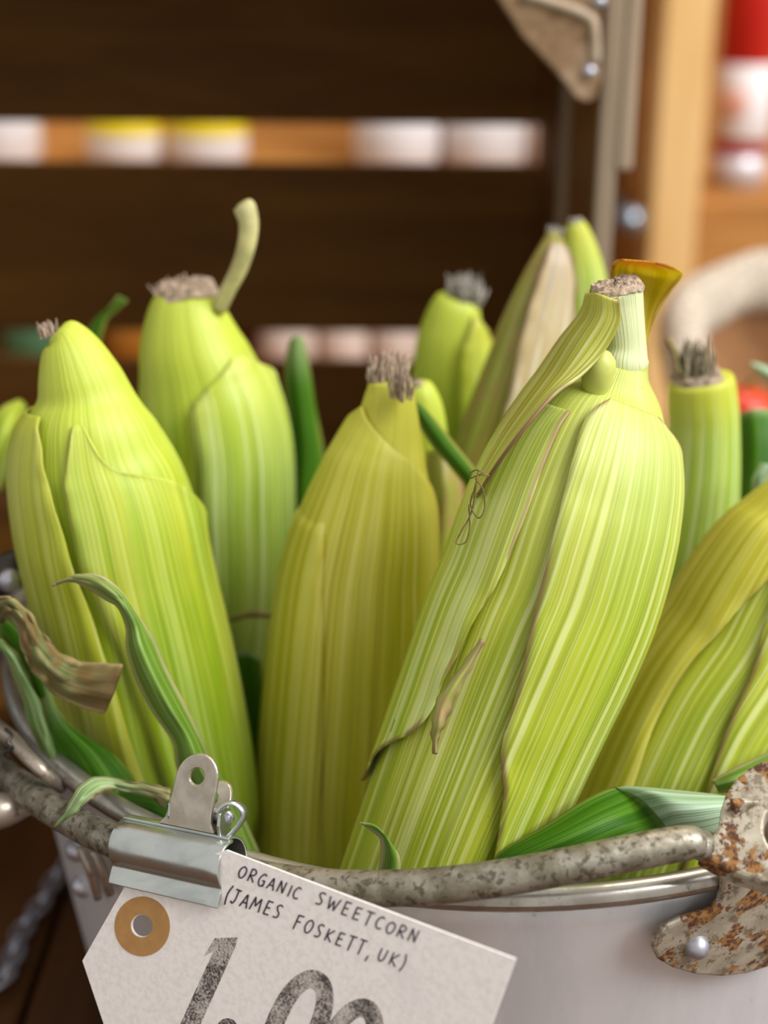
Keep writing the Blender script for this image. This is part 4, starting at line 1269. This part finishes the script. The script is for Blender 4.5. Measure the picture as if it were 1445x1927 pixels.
# stamped price 1.00
dg = [(384, 1799), (405, 1765), (447, 1764), (443, 1782), (404, 1868), (352, 1985), (318, 1975), (372, 1855), (402, 1790)]
prism('stamped_digit', [tp_(px, py, .00006) for px, py in dg], -TN * .00005, M['stamp'], tagO)
def ring0(cx, cy, a=116, b=56, t=34):
    dx, dy = -.40, .9165
    f = lambda r1, r2, n=40: [tp_(cx + dx * r1 * math.copysign(abs(math.cos(q)) ** .8, math.cos(q)) + dy * r2 * math.sin(q), cy + dy * r1 * math.copysign(abs(math.cos(q)) ** .8, math.cos(q)) - dx * r2 * math.sin(q), .00006) for q in np.linspace(0, 2 * math.pi, n, endpoint=False)]
    prism('stamped_digit', f(a, b), -TN * .00005, M['stamp'], tagO, hole=f(a - t * 1.05, b - t))
ring0(556, 1934)
ring0(650, 1988)
prism('stamped_dot', [tp_(428 + 20 * math.cos(q), 1936 + 20 * math.sin(q), .00006) for q in np.linspace(0, 2 * math.pi, 20, endpoint=False)], -TN * .00005, M['stamp'], tagO)

# ------------------------------------------------------------------ left background: a second pot, chain, leaf
c2 = Vector((-.365, .055, 0))
p2 = thing('metal_pot', c2, 'blue grey metal pot with dark handle at the left edge behind the corn', 'pot')
zr2 = at(20, 1024, .02).z + 0.013
r2 = .135
def w2(z): return .105 + (r2 - .105) * z / zr2
lathe('body', [(0.0005, .001), (.10, .001)] + [(w2(z), z) for z in np.linspace(.006, zr2, 8)] + [(w2(z) - .0018, z) for z in np.linspace(zr2, .006, 8)] + [(0.0005, .004)], M['galv'], p2, c2, 72)
lathe('rolled_rim', [(r2 + .004 * math.cos(a), zr2 + .004 * math.sin(a)) for a in np.linspace(0, 2 * math.pi, 13)], M['rim'], p2, c2, 72)
tube('handle', [at(-60, 1150, -.03), at(-20, 1100, -.045), at(20, 1076, -.052), at(46, 1064, -.040), at(60, 1050, -.01)], .0065, M['iron'], p2, 12)
kb = at(20, 1092, -.058)
lathe('handle_rivet', [(0.0001, .0042), (.002, .0036), (.0036, .0015), (.004, -.002)], M['rivet'], p2, kb, 16, axis=(.3, -.9, .4))
patch('salad_leaf', [
    [(-40, 900, .03), (-20, 915, .02), (0, 930, .03)],
    [(-30, 820, .03), (0, 835, .018), (30, 850, .03)],
    [(0, 770, .035), (22, 790, .025), (44, 812, .035)],
    [(36, 752, .045), (44, 758, .042), (50, 766, .045)]], M['husk_green_leaf'], None, 24, 12, label='bright green blurred leaf at the left edge beside the leftmost cob', cat='leaf')
chain = thing('steel_chain', at_z(10, 1840, .006), 'dark steel chain lying on the counter at lower left', 'chain')
cpts = [(-40, 1870), (8, 1838), (22, 1808), (30, 1778), (42, 1750), (60, 1722), (80, 1696), (98, 1664), (110, 1636)]
CP = catmull([tuple(at_z(px, py, .006)) for px, py in cpts], 11)
for i, a in enumerate(CP):
    c_ = Vector(a)
    d = (Vector(CP[min(i + 1, len(CP) - 1)]) - Vector(CP[max(i - 1, 0)])).normalized()
    sd = d.cross(Vector((0, 0, 1))).normalized()
    up_ = Vector((0, 0, 1))
    s2 = (sd * (1 if i % 2 else .35) + up_ * (.3 if i % 2 else .9)).normalized()
    pts = [c_ + d * math.cos(q) * .0075 + s2 * math.sin(q) * .0042 for q in np.linspace(0, 2 * math.pi, 13)]
    tube('chain_link', pts, .0013, M['rivet'], chain, 6, samples=25)
